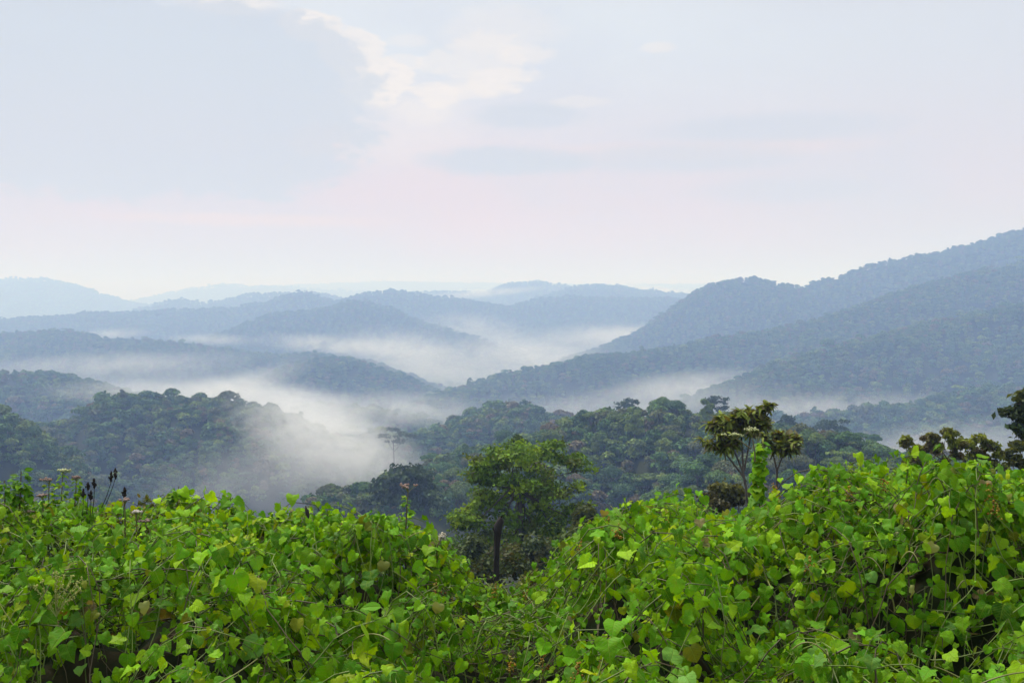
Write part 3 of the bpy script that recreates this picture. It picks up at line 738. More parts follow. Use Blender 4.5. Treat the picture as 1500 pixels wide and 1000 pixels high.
# orange-brown flower sprays of the vine, each a part of its thicket
def at_thicket(px, py):
    """the point where the sight line of a pixel meets the thicket's surface"""
    ys = np.linspace(2.6, 7.6, 260); a, b = ray(px, py); dz = b * ys - thicket(a * ys, ys)
    k = np.where(dz < 0)[0]; y = ys[k[0]] if len(k) else float(crest_d(np.array(px)))
    return np.array([a * y, y, b * y])
for px, py in ((748, 985), (795, 982), (842, 978), (845, 1000), (890, 778), (975, 782), (850, 815), (772, 885), (1130, 728), (1135, 735), (1238, 735), (1290, 722), (1183, 838), (1440, 735), (1450, 760), (725, 878), (1010, 800), (905, 790), (640, 872)):
    c = at_thicket(px, py); A = Acc(); n = 28
    h = rng.random(n) ** 1.2; P = c + np.stack([rng.normal(size=n) * .016 * (1.2 - h), rng.normal(size=n) * .016, h * .085 - .01], -1) + [0, -.05, .03]
    A.tube([c + [0, .02, -.06], c + [0, -.05, .1]], .002, .001, 4, (.25, .22, .06))
    blobs(A, P, rng.uniform(.004, .0085, n), np.array([(.34, .18, .03), (.42, .28, .05), (.22, .12, .03), (.34, .32, .07)])[rng.integers(0, 4, n)])
    under(A.build('flower_spray', M_BLOSSOM), roots[region_of(px)])
# pale dry leaves lying on the vines
for px, py, s, up in ((645, 886, .055, .2), (565, 825, .065, .2), (1232, 790, .09, .3), (1360, 800, .06, .6), (218, 885, .05, .2), (1182, 876, .07, .2), (1325, 862, .06, .4)):
    c = at_thicket(px, py) + [0, -.07, .03]; A = Acc()
    put_leaves(A, c[None], np.array([[rng.normal() * .6, -.3, -.6]]), np.array([[.2, -up, .6]]), np.array([s]), np.array([[.28, .31, .09]]), [VINE_T[7]])
    under(A.build('dry_leaf', M_DRY, uv=True), roots[region_of(px)])['label'] = 'pale dry curled leaf'

# ------------------------------------------------------------------ single plants standing out of the thicket
def upright(name, label, cat, stalk, leaf, nleaf, lsize, temps, warm=0.0, head=None, group=None, tint=(1, 1, 1), drop=.5):
    """a leafy upright stem along 3-D points; leaves all round it; head = (kind, size)"""
    S = np.array([tuple(p) for p in stalk]); b = S[0].copy(); S = S - b
    e = empty(name, b); tag(e, label, cat, group)
    A = Acc(); t = np.linspace(0, 1, 12); Pn = np.stack([np.interp(t, np.linspace(0, 1, len(S)), S[:, i]) for i in range(3)], -1)
    A.tube(Pn, .007, .003, 5, (.13, .11, .05)); A.build('stem', M_STEM, e)
    if nleaf:
        L_ = Acc(); u = rng.uniform(.04, leaf, nleaf); P = np.stack([np.interp(u, t, Pn[:, i]) for i in range(3)], -1)
        an = rng.uniform(0, 6.28, nleaf); out = np.stack([np.cos(an), np.sin(an), rng.uniform(-drop, .5, nleaf)], -1)
        tips = unit(out); P2 = P + tips * (lsize * .25)
        put_leaves(L_, P2, tips, np.stack([np.cos(an) * .3, np.sin(an) * .3 - .35, np.full(nleaf, .8)], -1) + rng.normal(size=(nleaf, 3)) * .2, lsize * (1.15 - .6 * u) * rng.uniform(.7, 1.2, nleaf), greens(nleaf, None, warm) * np.array(tint), temps)
        L_.build('leaves', M_VINE, e, uv=True)
    if head:
        kind, hs, hc = head; H = Acc(); top = Pn[-1]; n = int(60 * max(1, hs / .05))
        if kind == 'umbel':
            k = 9; tips = top + np.stack([rng.normal(size=k) * hs, rng.normal(size=k) * hs * .6, hs * .5 + rng.random(k) * hs * .4], -1)
            thin_tubes(H, np.repeat(top[None] - [0, 0, hs * .7], k, 0), tips, .0018, np.array((.24, .27, .10)))
            P = np.repeat(tips, n // k, 0) + rng.normal(size=(n // k * k, 3)) * hs * np.array([.22, .22, .10])
        else:
            P = top + rng.normal(size=(n, 3)) * hs * np.array([.5, .4, .42])
        blobs(H, P, rng.uniform(.0045, .009, len(P)), np.array(hc) * rng.uniform(.6, 1.15, (len(P), 1)))
        H.build('flower_head', M_BLOSSOM, e)
    return e
PINK, WHITE, CREAMF = (.36, .27, .24), (.62, .60, .55), (.55, .60, .34)
def stalk_px(p, d, below=.5, wig=4):
    q_ = [at(x, y, d) for x, y in p]; r_ = q_[0].copy(); r_.z -= below
    return [r_] + q_
upright('flower_stalk', 'tall leafy stalk with a flat dusty pink flower head in front of the misty valley', 'weed', stalk_px([(594, 790), (596, 740), (598, 716)], 6.2), .93, 60, .055, OVAL_T, 0, ('umbel', .030, PINK))
upright('weed_shoot', 'short leafy shoot just left of the tall pink flower stalk', 'weed', stalk_px([(570, 790), (566, 776)], 6.2), 1.0, 26, .05, OVAL_T)
upright('seed_tuft', 'small fluffy white seed tuft beside the lone broad tree', 'weed', stalk_px([(640, 800), (648, 786)], 6.0, .3), .6, 8, .05, OVAL_T, 0, ('puff', .022, WHITE))
upright('withered_weed', 'tiny brown withered flower at the crest left of the gap', 'weed', stalk_px([(502, 785), (505, 768)], 6.2, .3), .5, 8, .03, OVAL_T, 0, ('puff', .018, (.25, .17, .07)))
upright('leafy_spire', 'dark green leafy spire at the left edge of the thicket', 'weed', stalk_px([(28, 760), (30, 720), (31, 690)], 6.0), 1.0, 150, .085, LANCE_T + OVAL_T, tint=(.6, .75, .9))
upright('leafy_spire', 'lower leafy shoot at the extreme left edge', 'weed', stalk_px([(4, 770), (8, 720), (6, 704)], 5.9), 1.0, 110, .08, LANCE_T + OVAL_T, tint=(.75, .85, .9))
for i, (x0, x1, yt, lb) in enumerate(((88, 92, 692, 'tallest stem of the bushy weed with a small white flower near the left edge'), (70, 72, 705, 'bushy weed stem right of the dark leafy spire'), (108, 112, 702, 'bushy weed stem beside the dark seed heads'))):
    upright('bushy_weed', lb, 'weed', stalk_px([(x0, 765), (x1, yt)], 6.5), 1.0, 120, .06, OVAL_T, .3, ('umbel', .022, CREAMF if i == 0 else PINK), 'bushy weeds at left', tint=(.85, .9, .9))
for px, py, c, lb in ((63, 728, PINK, 'pinkish weed flower beside the dark leafy spire'), (42, 752, (.45, .38, .26), 'tan faded weed flower cluster at left'), (45, 778, PINK, 'lowest pale pink weed flower at left'), (183, 735, PINK, 'pale pink weed flower under the rightmost dark seed head'), (213, 765, PINK, 'pale pink weed flower among the reddish weeds'), (200, 752, WHITE, 'whitish weed flower in front of the brown shrub')):
    upright('weed_flower', lb, 'weed', stalk_px([(px, py + 28), (px, py)], 6.0, .3), .8, 16, .045, OVAL_T, .4, ('umbel', .018, c))
# the brownish weed shrubs behind the left crest
def weed_shrub(label, px, py, d, w_, h_, n, ls, cols):
    e = empty('weed_shrub', at(px, py, d) - Vector((0, 0, h_ + .35))); tag(e, label, 'shrub'); A, L_ = Acc(), Acc()
    for _ in range(26):
        a = rng.uniform(0, 6.28); q_ = rng.random() ** .6; tip = np.array([math.cos(a) * q_ * w_, math.sin(a) * q_ * w_ * .6, (h_ + .35) * (1 - .35 * q_ * q_) * rng.uniform(.85, 1.02)])
        pts = curve((tip[0] * .2, tip[1] * .2, 0), tip, (0, 0, .04), 7); A.tube(pts, .005, .0015, 4, (.10, .06, .035))
        m = n // 26; u = rng.uniform(.35, 1.02, m); P = np.stack([np.interp(u, np.linspace(0, 1, 7), pts[:, k]) for k in range(3)], -1) + rng.normal(size=(m, 3)) * .02
        o_ = rng.normal(size=(m, 3)) + [0, 0, .3]
        put_leaves(L_, P, o_, np.array([0, -.3, .9]) + rng.normal(size=(m, 3)) * .4, ls * rng.uniform(.6, 1.3, m), np.array(cols)[rng.integers(0, len(cols), m)] * np.exp(rng.normal(size=(m, 1)) * .2), OVAL_T)
    A.build('stems', M_DRY, e); L_.build('leaves', M_VINE, e, uv=True)
weed_shrub('low reddish brown weed shrub behind the dark seed heads', 178, 738, 6.5, .34, .16, 900, .030, [(.17, .14, .03), (.20, .12, .03), (.13, .17, .03), (.24, .19, .05)])
weed_shrub('dark brown twiggy shrub at the crest right of the seed heads', 214, 728, 6.8, .17, .16, 650, .035, [(.07, .07, .025), (.10, .08, .03), (.08, .11, .03)])
weed_shrub('olive small-leaved shrub under the white weed flowers at left', 108, 726, 6.7, .24, .14, 700, .036, [(.11, .20, .03), (.14, .19, .03), (.09, .15, .03)])
weed_shrub('olive brown shrub in front of the lone broad tree', 775, 838, 7.6, .45, .20, 1100, .05, [(.07, .11, .02), (.09, .08, .025), (.06, .12, .02), (.11, .12, .03)])
# dark seed heads on thin stalks
HEADS = [(122, 722, 12, 'lowest left'), (129, 712, 10, 'small'), (138, 707, 14, 'tall middle'), (133, 725, 12, 'low middle'), (163, 698, 14, 'second highest'), (169, 693, 14, 'topmost'), (182, 721, 14, 'rightmost')]
for px, py, l, w_ in HEADS:
    d = 6.3; top = at(px, py - l / 2, d); bt = at(px, py + l / 2, d); foot = at(px - (14 if 160 < px < 175 else 3), py + 45, d)
    e = empty('dried_weed', foot); tag(e, w_ + ' dark seed head on a thin stalk at left against the mist', 'seed head', 'dark seed heads'); A = Acc()
    A.tube(curve((0, 0, 0), tuple(bt - foot), (.004, 0, 0)), .003, .002, 4, (.03, .028, .025)); A.build('stalk', M_DRY, e)
    H = Acc(); n = 46; u = rng.random(n); P = np.array(bt - foot) + np.array(top - bt) * u[:, None] + rng.normal(size=(n, 3)) * .0055 * np.sin(np.clip(u, .1, .95) * 3.1)[:, None]
    blobs(H, P, .0055, np.array((.035, .030, .028)), 1.6); H.build('spike', M_DRY, e)
e = empty('withered_sprig', at(452, 752, 5.9)); tag(e, 'dark pointed dry leaf standing up at the crest of the left mound', 'dry sprig'); A = Acc()
put_leaves(A, np.array([[0, 0, -.03]]), np.array([[-.22, 0, 1.0]]), np.array([[.3, -1, 0]]), np.array([.085]), np.array([[.025, .022, .022]]), [LANCE_T[1]]); A.build('blade', M_DRY, e, uv=True)
# pale feathery flower panicle low on the left
c = at_thicket(90, 880); e = empty('flower_panicle', c + [0, -.05, -.05]); tag(e, 'pale yellow-green feathery flower panicle on the left mound', 'flower'); A, H = Acc(), Acc()
for k in range(9):
    a = -1.0 + k * .25; tip = np.array([math.sin(a) * .12, rng.normal() * .03, .05 + math.cos(a) * .13]); A.tube(curve((0, 0, 0), tip, (0, -.01, .01), 5), .002, .001, 4, (.3, .34, .1))
    n = 34; u = rng.uniform(.25, 1, n)[:, None]; blobs(H, tip * u + rng.normal(size=(n, 3)) * .005, rng.uniform(.003, .006, n), np.array((.42, .46, .14)))
A.build('stalks', M_STEM, e); H.build('blossoms', M_BLOSSOM, e)
# the vine-covered stem on the right mound, and its cream umbels
st = stalk_px([(1120, 770), (1108, 720), (1112, 680), (1118, 652)], 6.9)
e = upright('vine_covered_stem', 'upright stem wrapped in bright green vine leaves standing up from the right mound', 'vines', st, 1.0, 130, .085, VINE_T, drop=.9)
upright('flower_umbel', 'cream flower umbel topping the vine-covered stem', 'flower', stalk_px([(1106, 665), (1101, 634)], 6.85, .05), .5, 4, .04, OVAL_T, 0, ('umbel', .040, CREAMF))
upright('flower_umbel', 'smaller cream flower umbel leaning left on a bent yellow stalk', 'flower', stalk_px([(1100, 657), (1085, 646), (1074, 640)], 6.85, .0), .5, 0, .04, OVAL_T, 0, ('umbel', .028, CREAMF))
for px, yt, lb in ((1330, 678, 'large bright leaf shoot standing on the crest left of the pair of dark trees'), (1437, 668, 'leaf shoot standing on the crest under the right one of the pair of dark trees'), (1215, 676, 'leafy vine shoot topping the crest of the right mound'), (1275, 684, 'brownish leafy vine shoot on the crest of the right mound'), (262, 708, 'yellowish leafy vine shoot topping the left mound'), (338, 724, 'rounded leafy vine shoot at the right end of the left mound')):
    upright('vine_shoot', lb, 'vines', stalk_px([(px - 4, yt + 60), (px - 3, yt + 35), (px, yt + 4)], 6.5, .25), 1.0, 44, .12, VINE_T, .5 if px in (1275, 262) else .1, drop=.9)

# ------------------------------------------------------------------ trees standing clear of the forest
def tree(name, label, d, base, trunk, lobes, n, leaf, cols, group=None, r0=.16, shell=.6, temps=None, bark=None, zs=.36, up=.35, lower=-.6):
    """trunk: pixels from the foot up; lobes: (px, py, half width px, half height px); all at distance d, given real depth"""
    B = at(*base, d); e = empty(name, B); tag(e, label, 'tree', group); k = d / F
    tp = [np.array(at(x, y, d) - B) for x, y in trunk]
    tp = [tp[0] - [0, 0, 3]] + tp
    A = Acc(); A.tube(np.array(tp), r0, r0 * .55, 8)
    top = tp[-1]; L_ = []
    for x, y, rx, ry in lobes:
        c = np.array(at(x, y, d) - B) + [0, rng.uniform(-.55, .55) * rx * k * 1.3, 0]; L_.append((*c, rx * k, rx * k * .95, ry * k))
        f_ = rng.uniform(.25, 1.0); s = tp[-2] * (1 - f_) + tp[-1] * f_
        A.tube(curve(s, c + [0, 0, -.2 * ry * k], (rng.normal() * .25 * rx * k, 0, rng.uniform(-.5, .1) * ry * k), 7), r0 * .34, r0 * .08, 5)
        for _ in range(5):
            q_ = c + rng.normal(size=3) * np.array([rx, rx, ry]) * k * .5
            A.tube(curve(c + [0, 0, -.2 * ry * k], q_, (0, 0, .05 * rx * k), 4), r0 * .12, r0 * .04, 4)
    A.build('trunk', bark or M_BARK, e)
    # clumps first, then leaves round every clump: an uneven crown with gaps
    ncl = max(30, n // 42); Pc, dc, kc = crown_points(L_, ncl, shell, lower)
    idx_ = rng.integers(0, ncl, n); lr = np.array(L_)[kc][:, 3].mean() * .24
    P = Pc[idx_] + rng.normal(size=(n, 3)) * lr * np.array([.8, .8, zs])
    N = unit(dc[idx_] * .5 + rng.normal(size=(n, 3)) * .7 + [0, -.1, up])
    cc = np.array(cols)[rng.integers(0, len(cols), ncl)][idx_] * np.exp(rng.normal(size=(n, 1)) * .22)
    H = Acc(); v, f, c3 = leaf_clumps(P, N, leaf * rng.uniform(.6, 1.3, n), cc, .3); H.add(v, f, c3); H.build('crown', M_TREE, e)
    return e
OLIVE = [(.105, .200, .018), (.150, .265, .022), (.075, .145, .020), (.095, .130, .024), (.20, .31, .026)]
tree('broad_tree', 'lone broad spreading tree with olive green crown in the gap between the vine mounds', 72, (766, 845), [(766, 842), (764, 790), (762, 740), (758, 700)],
     [(706, 690, 30, 18), (722, 678, 34, 20), (760, 664, 40, 18), (800, 668, 34, 22), (838, 690, 32, 20), (705, 705, 24, 20), (770, 700, 44, 26), (764, 732, 44, 24), (740, 760, 36, 20), (820, 720, 36, 24), (690, 762, 36, 24), (672, 770, 24, 20), (720, 740, 34, 22), (800, 760, 44, 26), (845, 755, 26, 22), (740, 790, 46, 26), (690, 798, 30, 22), (810, 795, 44, 24)],
     15000, .16, OLIVE, r0=.26, shell=.75)
tree('slender_tree', 'slender light green treetop showing just above the lone broad tree', 110, (758, 760), [(758, 755), (758, 690)], [(758, 652, 14, 12), (752, 668, 12, 12), (764, 672, 12, 12)], 1300, .26, [(.07, .12, .04), (.05, .09, .035)], r0=.15)
tree('spreading_tree', 'dark spreading tree at the misty left end of the near ridge', 300, (592, 780), [(592, 775), (590, 730), (590, 710)],
     [(590, 690, 26, 10), (612, 700, 24, 12), (565, 708, 22, 9), (600, 714, 34, 14), (628, 716, 22, 12), (580, 726, 40, 12), (620, 738, 34, 16)], 3800, .75, [(.040, .075, .034), (.05, .085, .036), (.034, .06, .03)], r0=.5)
tree('bare_branched_tree', 'thin flat-topped tree with bare branches fading into the white mist', 660, (578, 705), [(578, 700), (577, 668), (576, 646)], [(572, 632, 15, 3.5), (588, 636, 14, 3), (564, 639, 11, 3), (600, 640, 10, 2.5), (580, 646, 14, 3)], 1100, .62, [(.05, .075, .04)], r0=.5)
tree('umbrella_tree', 'layered umbrella-shaped tree on the skyline of the near ridge', 540, (1052, 640), [(1052, 635), (1053, 600)], [(1048, 582, 12, 2.2), (1060, 586, 14, 2.2), (1050, 591, 14, 2.5), (1042, 588, 8, 2), (1055, 598, 9, 4)], 800, .7, [(.035, .06, .03)], r0=.4)
tree('tall_tree', 'tall rounded tree rising above the left part of the near ridge skyline', 570, (915, 640), [(915, 635), (916, 610)], [(914, 596, 14, 8), (926, 591, 9, 8), (908, 605, 14, 9), (920, 612, 15, 10)], 1500, .8, [(.036, .07, .032), (.045, .08, .034)], r0=.4)
tree('tall_tree', 'pale rounded tree right of the rosette trees on the ridge', 520, (1150, 650), [(1150, 648), (1150, 625)], [(1152, 615, 14, 9), (1160, 622, 14, 9), (1145, 625, 12, 9)], 1200, .8, [(.04, .075, .04)], r0=.4)
tree('flat_tree', 'flat spreading tree at the right end of the near ridge skyline', 520, (1215, 655), [(1215, 650), (1215, 628)], [(1210, 620, 16, 3.5), (1226, 618, 14, 3), (1200, 626, 14, 4), (1222, 628, 16, 4)], 1100, .7, [(.04, .075, .04)], r0=.35)
PURP = [(.13, .16, .03), (.18, .21, .034), (.11, .11, .04), (.22, .27, .036), (.13, .11, .05)]
tree('dark_tree', 'left one of the pair of dark feathery trees at right', 42, (1385, 735), [(1386, 725), (1383, 700), (1381, 672)],
     [(1330, 650, 9, 8), (1342, 664, 11, 9), (1362, 645, 13, 8), (1390, 637, 14, 7), (1372, 660, 15, 9), (1398, 654, 13, 9), (1352, 682, 12, 7), (1334, 678, 8, 6), (1384, 678, 12, 7), (1402, 670, 10, 7)], 4200, .10, PURP, 'pair of dark trees at right', r0=.11, shell=.8, zs=.8)
tree('dark_tree', 'right one of the pair of dark feathery trees at right, half hidden by leaves', 43, (1411, 735), [(1411, 725), (1410, 695), (1412, 672)],
     [(1414, 650, 11, 8), (1432, 645, 12, 7), (1450, 655, 11, 8), (1463, 668, 9, 8), (1425, 666, 13, 8), (1452, 684, 12, 8), (1440, 674, 10, 7), (1466, 686, 8, 7)], 3800, .10, PURP, 'pair of dark trees at right', r0=.10, shell=.8, zs=.8)
tree('edge_tree', 'dark green tree cut by the right edge of the photo', 38, (1520, 760), [(1520, 750), (1515, 690), (1512, 640)],
     [(1500, 592, 20, 16), (1486, 612, 15, 15), (1505, 620, 22, 20), (1520, 590, 24, 22), (1490, 632, 14, 10), (1530, 640, 30, 24)], 2300, .14, [(.05, .085, .03), (.075, .10, .03), (.04, .06, .028)], r0=.14, shell=.7)
tree('edge_tree', 'small yellowish tree below the dark one at the right edge', 36, (1492, 760), [(1492, 745), (1492, 700)], [(1482, 664, 10, 9), (1496, 655, 12, 8), (1488, 680, 12, 9), (1500, 684, 14, 10)], 900, .12, [(.10, .12, .03), (.06, .075, .03)], r0=.07, shell=.7)
for px, py, rx, ry, d, lb, cols in (
   (1064, 726, 30, 16, 44, 'dark brown bush under the rosette trees', [(.065, .06, .03), (.08, .085, .03), (.10, .11, .03)]),
   (1042, 742, 22, 14, 40, 'small olive bush at the crest of the right mound', [(.08, .085, .03), (.06, .06, .03)]),
   (1345, 692, 22, 10, 46, 'low brownish bush left of the pair of dark trees', [(.055, .052, .03), (.075, .075, .034)]),
   (690, 812, 40, 24, 64, 'dark scrub at the left foot of the lone broad tree', [(.05, .075, .026), (.07, .10, .03)]),
   (775, 815, 44, 26, 62, 'dark leafy scrub right of the burnt stump', [(.05, .08, .026), (.075, .10, .03), (.09, .10, .03)]),
   (838, 805, 36, 26, 58, 'dark green bush at the foot of the right mound beside the gap', [(.055, .09, .026), (.075, .11, .03)]),
   (858, 762, 20, 22, 60, 'olive bush at the right foot of the lone broad tree', [(.07, .09, .028), (.09, .11, .03)]),
   (735, 832, 48, 16, 40, 'grey-green scrub at the foot of the burnt stump', [(.04, .06, .02), (.055, .08, .024), (.06, .06, .026)])):
    tree('bush', lb, d, (px, py + ry), [(px, py + ry), (px, py + ry * .3)], [(px, py, rx * .8, ry), (px - rx * .5, py + ry * .3, rx * .6, ry * .7), (px + rx * .5, py + ry * .3, rx * .6, ry * .7)], 1700, d * .0028, cols, r0=.05, shell=.8, zs=.8)

def rosette_tree(label, d, base, trunk, heads, cols):
    """thin forked stems, each ending in a head of rosettes of long drooping leaves"""
    B = at(*base, d); e = empty('rosette_tree', B); tag(e, label, 'tree', 'rosette trees on the right mound'); k = d / F; A, H = Acc(), Acc()
    tp = np.array([np.array(at(x, y, d) - B) for x, y in trunk]); tp = np.concatenate([[tp[0] - [0, 0, 2]], tp]); A.tube(tp, .055, .04, 7)
    for x, y, rx, ry, nr, fx, fy in heads:
        c = np.array(at(x, y, d) - B); f0 = np.array(at(fx, fy, d) - B); cb = c + [0, 0, -ry * k * .6]
        A.tube(curve(f0, cb, (0, 0, .05), 6), .035, .02, 6)
        for _ in range(nr):
            u = unit(rng.normal(size=3)); u[2] = max(u[2], -.75); t_ = c + u * np.array([rx, rx, ry]) * k * rng.uniform(.55, 1)
            A.tube(curve(cb, t_, (0, 0, -.04), 4), .016, .008, 4)
            m = rng.integers(12, 19); an = rng.uniform(0, 6.28, m); el_ = rng.uniform(-.5, .9, m)
            o_ = np.stack([np.cos(an) * np.cos(el_), np.sin(an) * np.cos(el_), np.sin(el_)], -1)
            put_leaves(H, np.repeat(t_[None], m, 0), o_, np.stack([-np.cos(an) * np.sin(el_), -np.sin(an) * np.sin(el_), np.cos(el_)], -1) + rng.normal(size=(m, 3)) * .2, rng.uniform(.20, .40, m), np.array(cols)[rng.integers(0, len(cols), m)] * np.exp(rng.normal(size=(m, 1)) * .2), LANCE_T + OVAL_T[:1])
    A.build('trunk', M_BARK, e); H.build('crown', M_TREE, e, uv=True)
    return e
ROS = [(.11, .15, .024), (.09, .09, .03), (.16, .21, .028), (.11, .10, .04), (.19, .24, .034)]
rosette_tree('forked tree with drooping olive rosettes behind the vine-covered stem', 33, (1094, 760), [(1096, 750), (1093, 715), (1088, 690)],
    [(1057, 640, 29, 30, 50, 1093, 705), (1060, 620, 18, 14, 12, 1088, 690), (1102, 616, 31, 25, 50, 1090, 690), (1128, 598, 8, 7, 4, 1105, 640), (1085, 612, 16, 12, 12, 1089, 690)], ROS)
rosette_tree('slim tree with one rounded head of drooping rosettes right of the vine-covered stem', 35, (1140, 760), [(1139, 750), (1138, 690)],
    [(1150, 650, 26, 21, 38, 1138, 690), (1128, 640, 14, 14, 9, 1138, 690)], ROS)
# burnt stump
M_CHAR = mat_bark('charred_bark', (.010, .009, .009, 1), (.026, .022, .020, 1), 14.0)
B = at(727, 845, 19); e = empty('burnt_stump', B); tag(e, 'slender charred dead stump with a thicker bent top in front of the lone tree', 'stump')
A = Acc(); pts = [np.array(at(x, y, 19) - B) for x, y in ((726, 880), (727, 845), (728, 805), (729, 782), (730, 770), (733, 762), (734, 757))]
V_, f_ = tube_np(np.array(pts), np.array([.062, .058, .052, .062, .085, .082, .03]), 9); V_ = V_ + rng.normal(size=V_.shape) * .010
A.add(V_, f_); V_, f_ = tube_np(np.array([pts[3], pts[3] + [-.06, -.03, .05], pts[3] + [-.09, -.04, .13]]), np.array([.03, .02, .008]), 6); A.add(V_, f_)
A.build('trunk', M_CHAR, e)
# <<< foreground

# ------------------------------------------------------------------ haze and mist
def mat_haze(dens, col):
    m, q = mat_new('haze_air')
    p = q.n('ShaderNodeVolumePrincipled'); p.inputs['Color'].default_value = (*col, 1); p.inputs['Density'].default_value = dens
    p.inputs['Absorption Color'].default_value = (1, 1, 1, 1); p.inputs['Anisotropy'].default_value = 0.0
    o = q.n('ShaderNodeOutputMaterial'); q.put(o.inputs['Volume'], p.outputs[0])
    return m
HAZE = 3.7e-4
hx0, hx1, hy0, hy1, hz0, hz1 = -16000, 16000, -15200, 15200, float(V[:, 2].min()) - 1.0, 275.0
hv = [(x, y, z) for z in (hz0, hz1) for x, y in ((hx0, hy0), (hx1, hy0), (hx1, hy1), (hx0, hy1))]
haze = mesh_np('haze', hv, [np.array([(3, 2, 1, 0), (4, 5, 6, 7), (0, 1, 5, 4), (1, 2, 6, 5), (2, 3, 7, 6), (3, 0, 4, 7)])], mat_haze(HAZE, (0.40, 0.58, 1.0)), smooth=False)
tag(haze, 'pale blue haze filling the air over all the hills', 'haze', kind='stuff')

def mat_mist(name, dens, cell, cov=0.42):
    m, q = mat_new(name)
    t = q.n('ShaderNodeTexCoord'); gp = q.n('ShaderNodeNewGeometry')
    ln = q.n('ShaderNodeVectorMath', operation='LENGTH'); q.put(ln.inputs[0], t.outputs['Object'])
    mp = q.n('ShaderNodeMapping'); mp.inputs['Scale'].default_value = (1 / cell, 1 / (cell * 1.6), 1.7 / cell); q.put(mp.inputs[0], gp.outputs['Position'])
    nz = q.noise(mp.outputs[0], 1.0, 6.0, 0.62, 1.4)
    r = q.m('ADD', ln.outputs['Value'], q.m('MULTIPLY', q.m('SUBTRACT', nz, 0.5), 1.5))
    fall = q.ss(r, 0.05, 0.95, 1.0, 0.0)
    d = q.m('MULTIPLY', q.m('MULTIPLY', fall, q.ss(nz, cov - .08, cov + .15)), dens)
    p = q.n('ShaderNodeVolumePrincipled'); p.inputs['Color'].default_value = (.97, .98, 1.0, 1)
    p.inputs['Absorption Color'].default_value = (1, 1, 1, 1); q.put(p.inputs['Density'], d)
    o = q.n('ShaderNodeOutputMaterial'); q.put(o.inputs['Volume'], p.outputs[0])
    return m
import bmesh
bm = bmesh.new(); bmesh.ops.create_icosphere(bm, subdivisions=3, radius=1.0)
mist_base = bpy.data.meshes.new('mist'); bm.to_mesh(mist_base); bm.free()
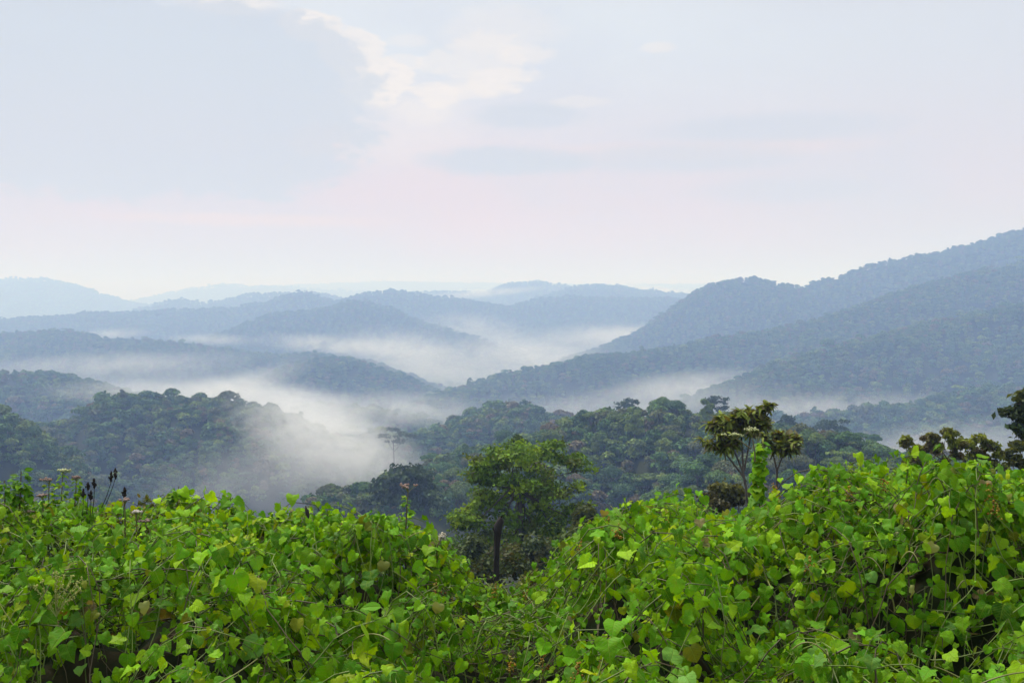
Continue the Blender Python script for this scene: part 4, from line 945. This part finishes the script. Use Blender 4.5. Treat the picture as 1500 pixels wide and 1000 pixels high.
MISTS = [  # px, py, distance, half width, half depth, half height, density, noise cell, label
 (485, 648, 660, 92, 90, 38, .028, 22, 'bright white mist pouring through the gap between the two hills'),
 (420, 602, 830, 110, 90, 30, .015, 26, 'white mist at the shoulder of the broad misty hill'),
 (360, 578, 1000, 150, 100, 22, .012, 40, 'thin white mist drifting behind the broad misty hill'),
 (400, 700, 580, 105, 60, 36, .0085, 45, 'thin veil of mist low on the slope of the misty hill'),
 (580, 600, 1150, 150, 120, 26, .009, 44, 'pale mist behind the small bluish hill'),
 (610, 520, 2300, 250, 260, 78, .0052, 60, 'white mist bank in the valley below the central ridge'),
 (770, 516, 2450, 270, 260, 74, .0050, 60, 'white mist bank right of the valley below the central ridge'),
 (500, 506, 2700, 300, 220, 40, .0060, 110, 'thin wisp of mist over the end of the long left ridge'),
 (920, 494, 3000, 350, 280, 56, .0065, 150, 'pale mist at the foot of the highest right ridge'),
 (690, 482, 3200, 260, 200, 80, .0035, 130, 'faint mist rising in front of the central ridge'),
 (1180, 602, 1330, 330, 110, 34, .0080, 70, 'pale mist along the foot of the big right slope'),
 (1380, 655, 960, 190, 100, 32, .0085, 60, 'pale mist below the low hill at the right edge'),
 (930, 592, 1250, 240, 150, 34, .0050, 70, 'faint mist behind the near ridge'),
 (1010, 565, 1650, 200, 150, 36, .0070, 80, 'mist tucked between the spurs of the right slope'),
 (210, 572, 1150, 150, 100, 20, .0085, 44, 'mist strip between the misty hill and the left spur'),
 (160, 535, 1800, 380, 160, 36, .0045, 80, 'pale mist along the foot of the long left ridge'),
 (330, 572, 1500, 180, 120, 30, .0080, 60, 'mist drifting up the foot of the long left ridge'),
 (960, 426, 5600, 420, 300, 40, .0060, 200, 'bright mist lying beyond the central ridge at right'),
 (700, 430, 5700, 520, 300, 36, .0035, 200, 'bright mist lying at the foot of the far peak'),
 (160, 490, 3200, 180, 160, 28, .0040, 130, 'wisp of mist on the back ridge at left'),
 (310, 497, 2900, 180, 160, 26, .0045, 130, 'wisp of mist at the foot of the middle spur'),
]
# the shallow sea of ground mist along the valley floors: even density under an uneven top, denser in its lower layers
for ztop, de, sd_, lb in ((-142, 1.1e-4, 3, 'thin upper layer of the mist lying in all the valleys'), (-166, 3.4e-4, 8, 'middle layer of the mist lying in all the valleys'), (-190, 6.0e-4, 13, 'dense lowest layer of the mist lying in all the valleys')):
    gx, gy = np.meshgrid(np.linspace(-4200, 4200, 169), np.linspace(760, 9000, 165)); ny_, nx_ = gx.shape
    edge = np.minimum(sstep(0, 500, gy - 760), sstep(0, 900, 9000 - gy)) * sstep(0, 700, 4200 - np.abs(gx))
    gz = -292 + (ztop + 292 + 40 * fbm(gx / 420, gy / 520, sd_, 4)) * np.maximum(edge, .02)
    top_ = np.stack([gx, gy, gz], -1).reshape(-1, 3); bot = top_.copy(); bot[:, 2] = -294
    ii = np.arange(nx_ * ny_).reshape(ny_, nx_); N_ = nx_ * ny_
    ft = np.stack([ii[:-1, :-1], ii[:-1, 1:], ii[1:, 1:], ii[1:, :-1]], -1).reshape(-1, 4)
    bd = np.concatenate([ii[0, :-1], ii[:-1, -1], ii[-1, :0:-1], ii[:0:-1, 0]]); bn = np.roll(bd, -1)
    fs = np.stack([bd, bd + N_, bn + N_, bn], -1)
    tag(mesh_np('valley_mist', np.concatenate([top_, bot]), [ft, ft[:, ::-1] + N_, fs], mat_haze(de, (.96, .98, 1.0))), lb, 'mist', kind='stuff')
TILT = {485: .42, 420: .30, 360: .1, 610: .16, 760: -.08, 500: .08, 580: .05, 330: -.3}
for px, py, d, a, b, c, de, cell, lb in MISTS:
    o = bpy.data.objects.new('mist_bank', mist_base.copy()); C.objects.link(o)
    o.data.materials.append(mat_mist('mist_vapour', de, cell))
    o.location = at(px, py, d); o.scale = (a, b, c); o.rotation_euler = (0, TILT.get(px, rnd.uniform(-.12, .12)), -math.atan2(o.location.x, d))
    tag(o, lb, 'mist', kind='stuff')
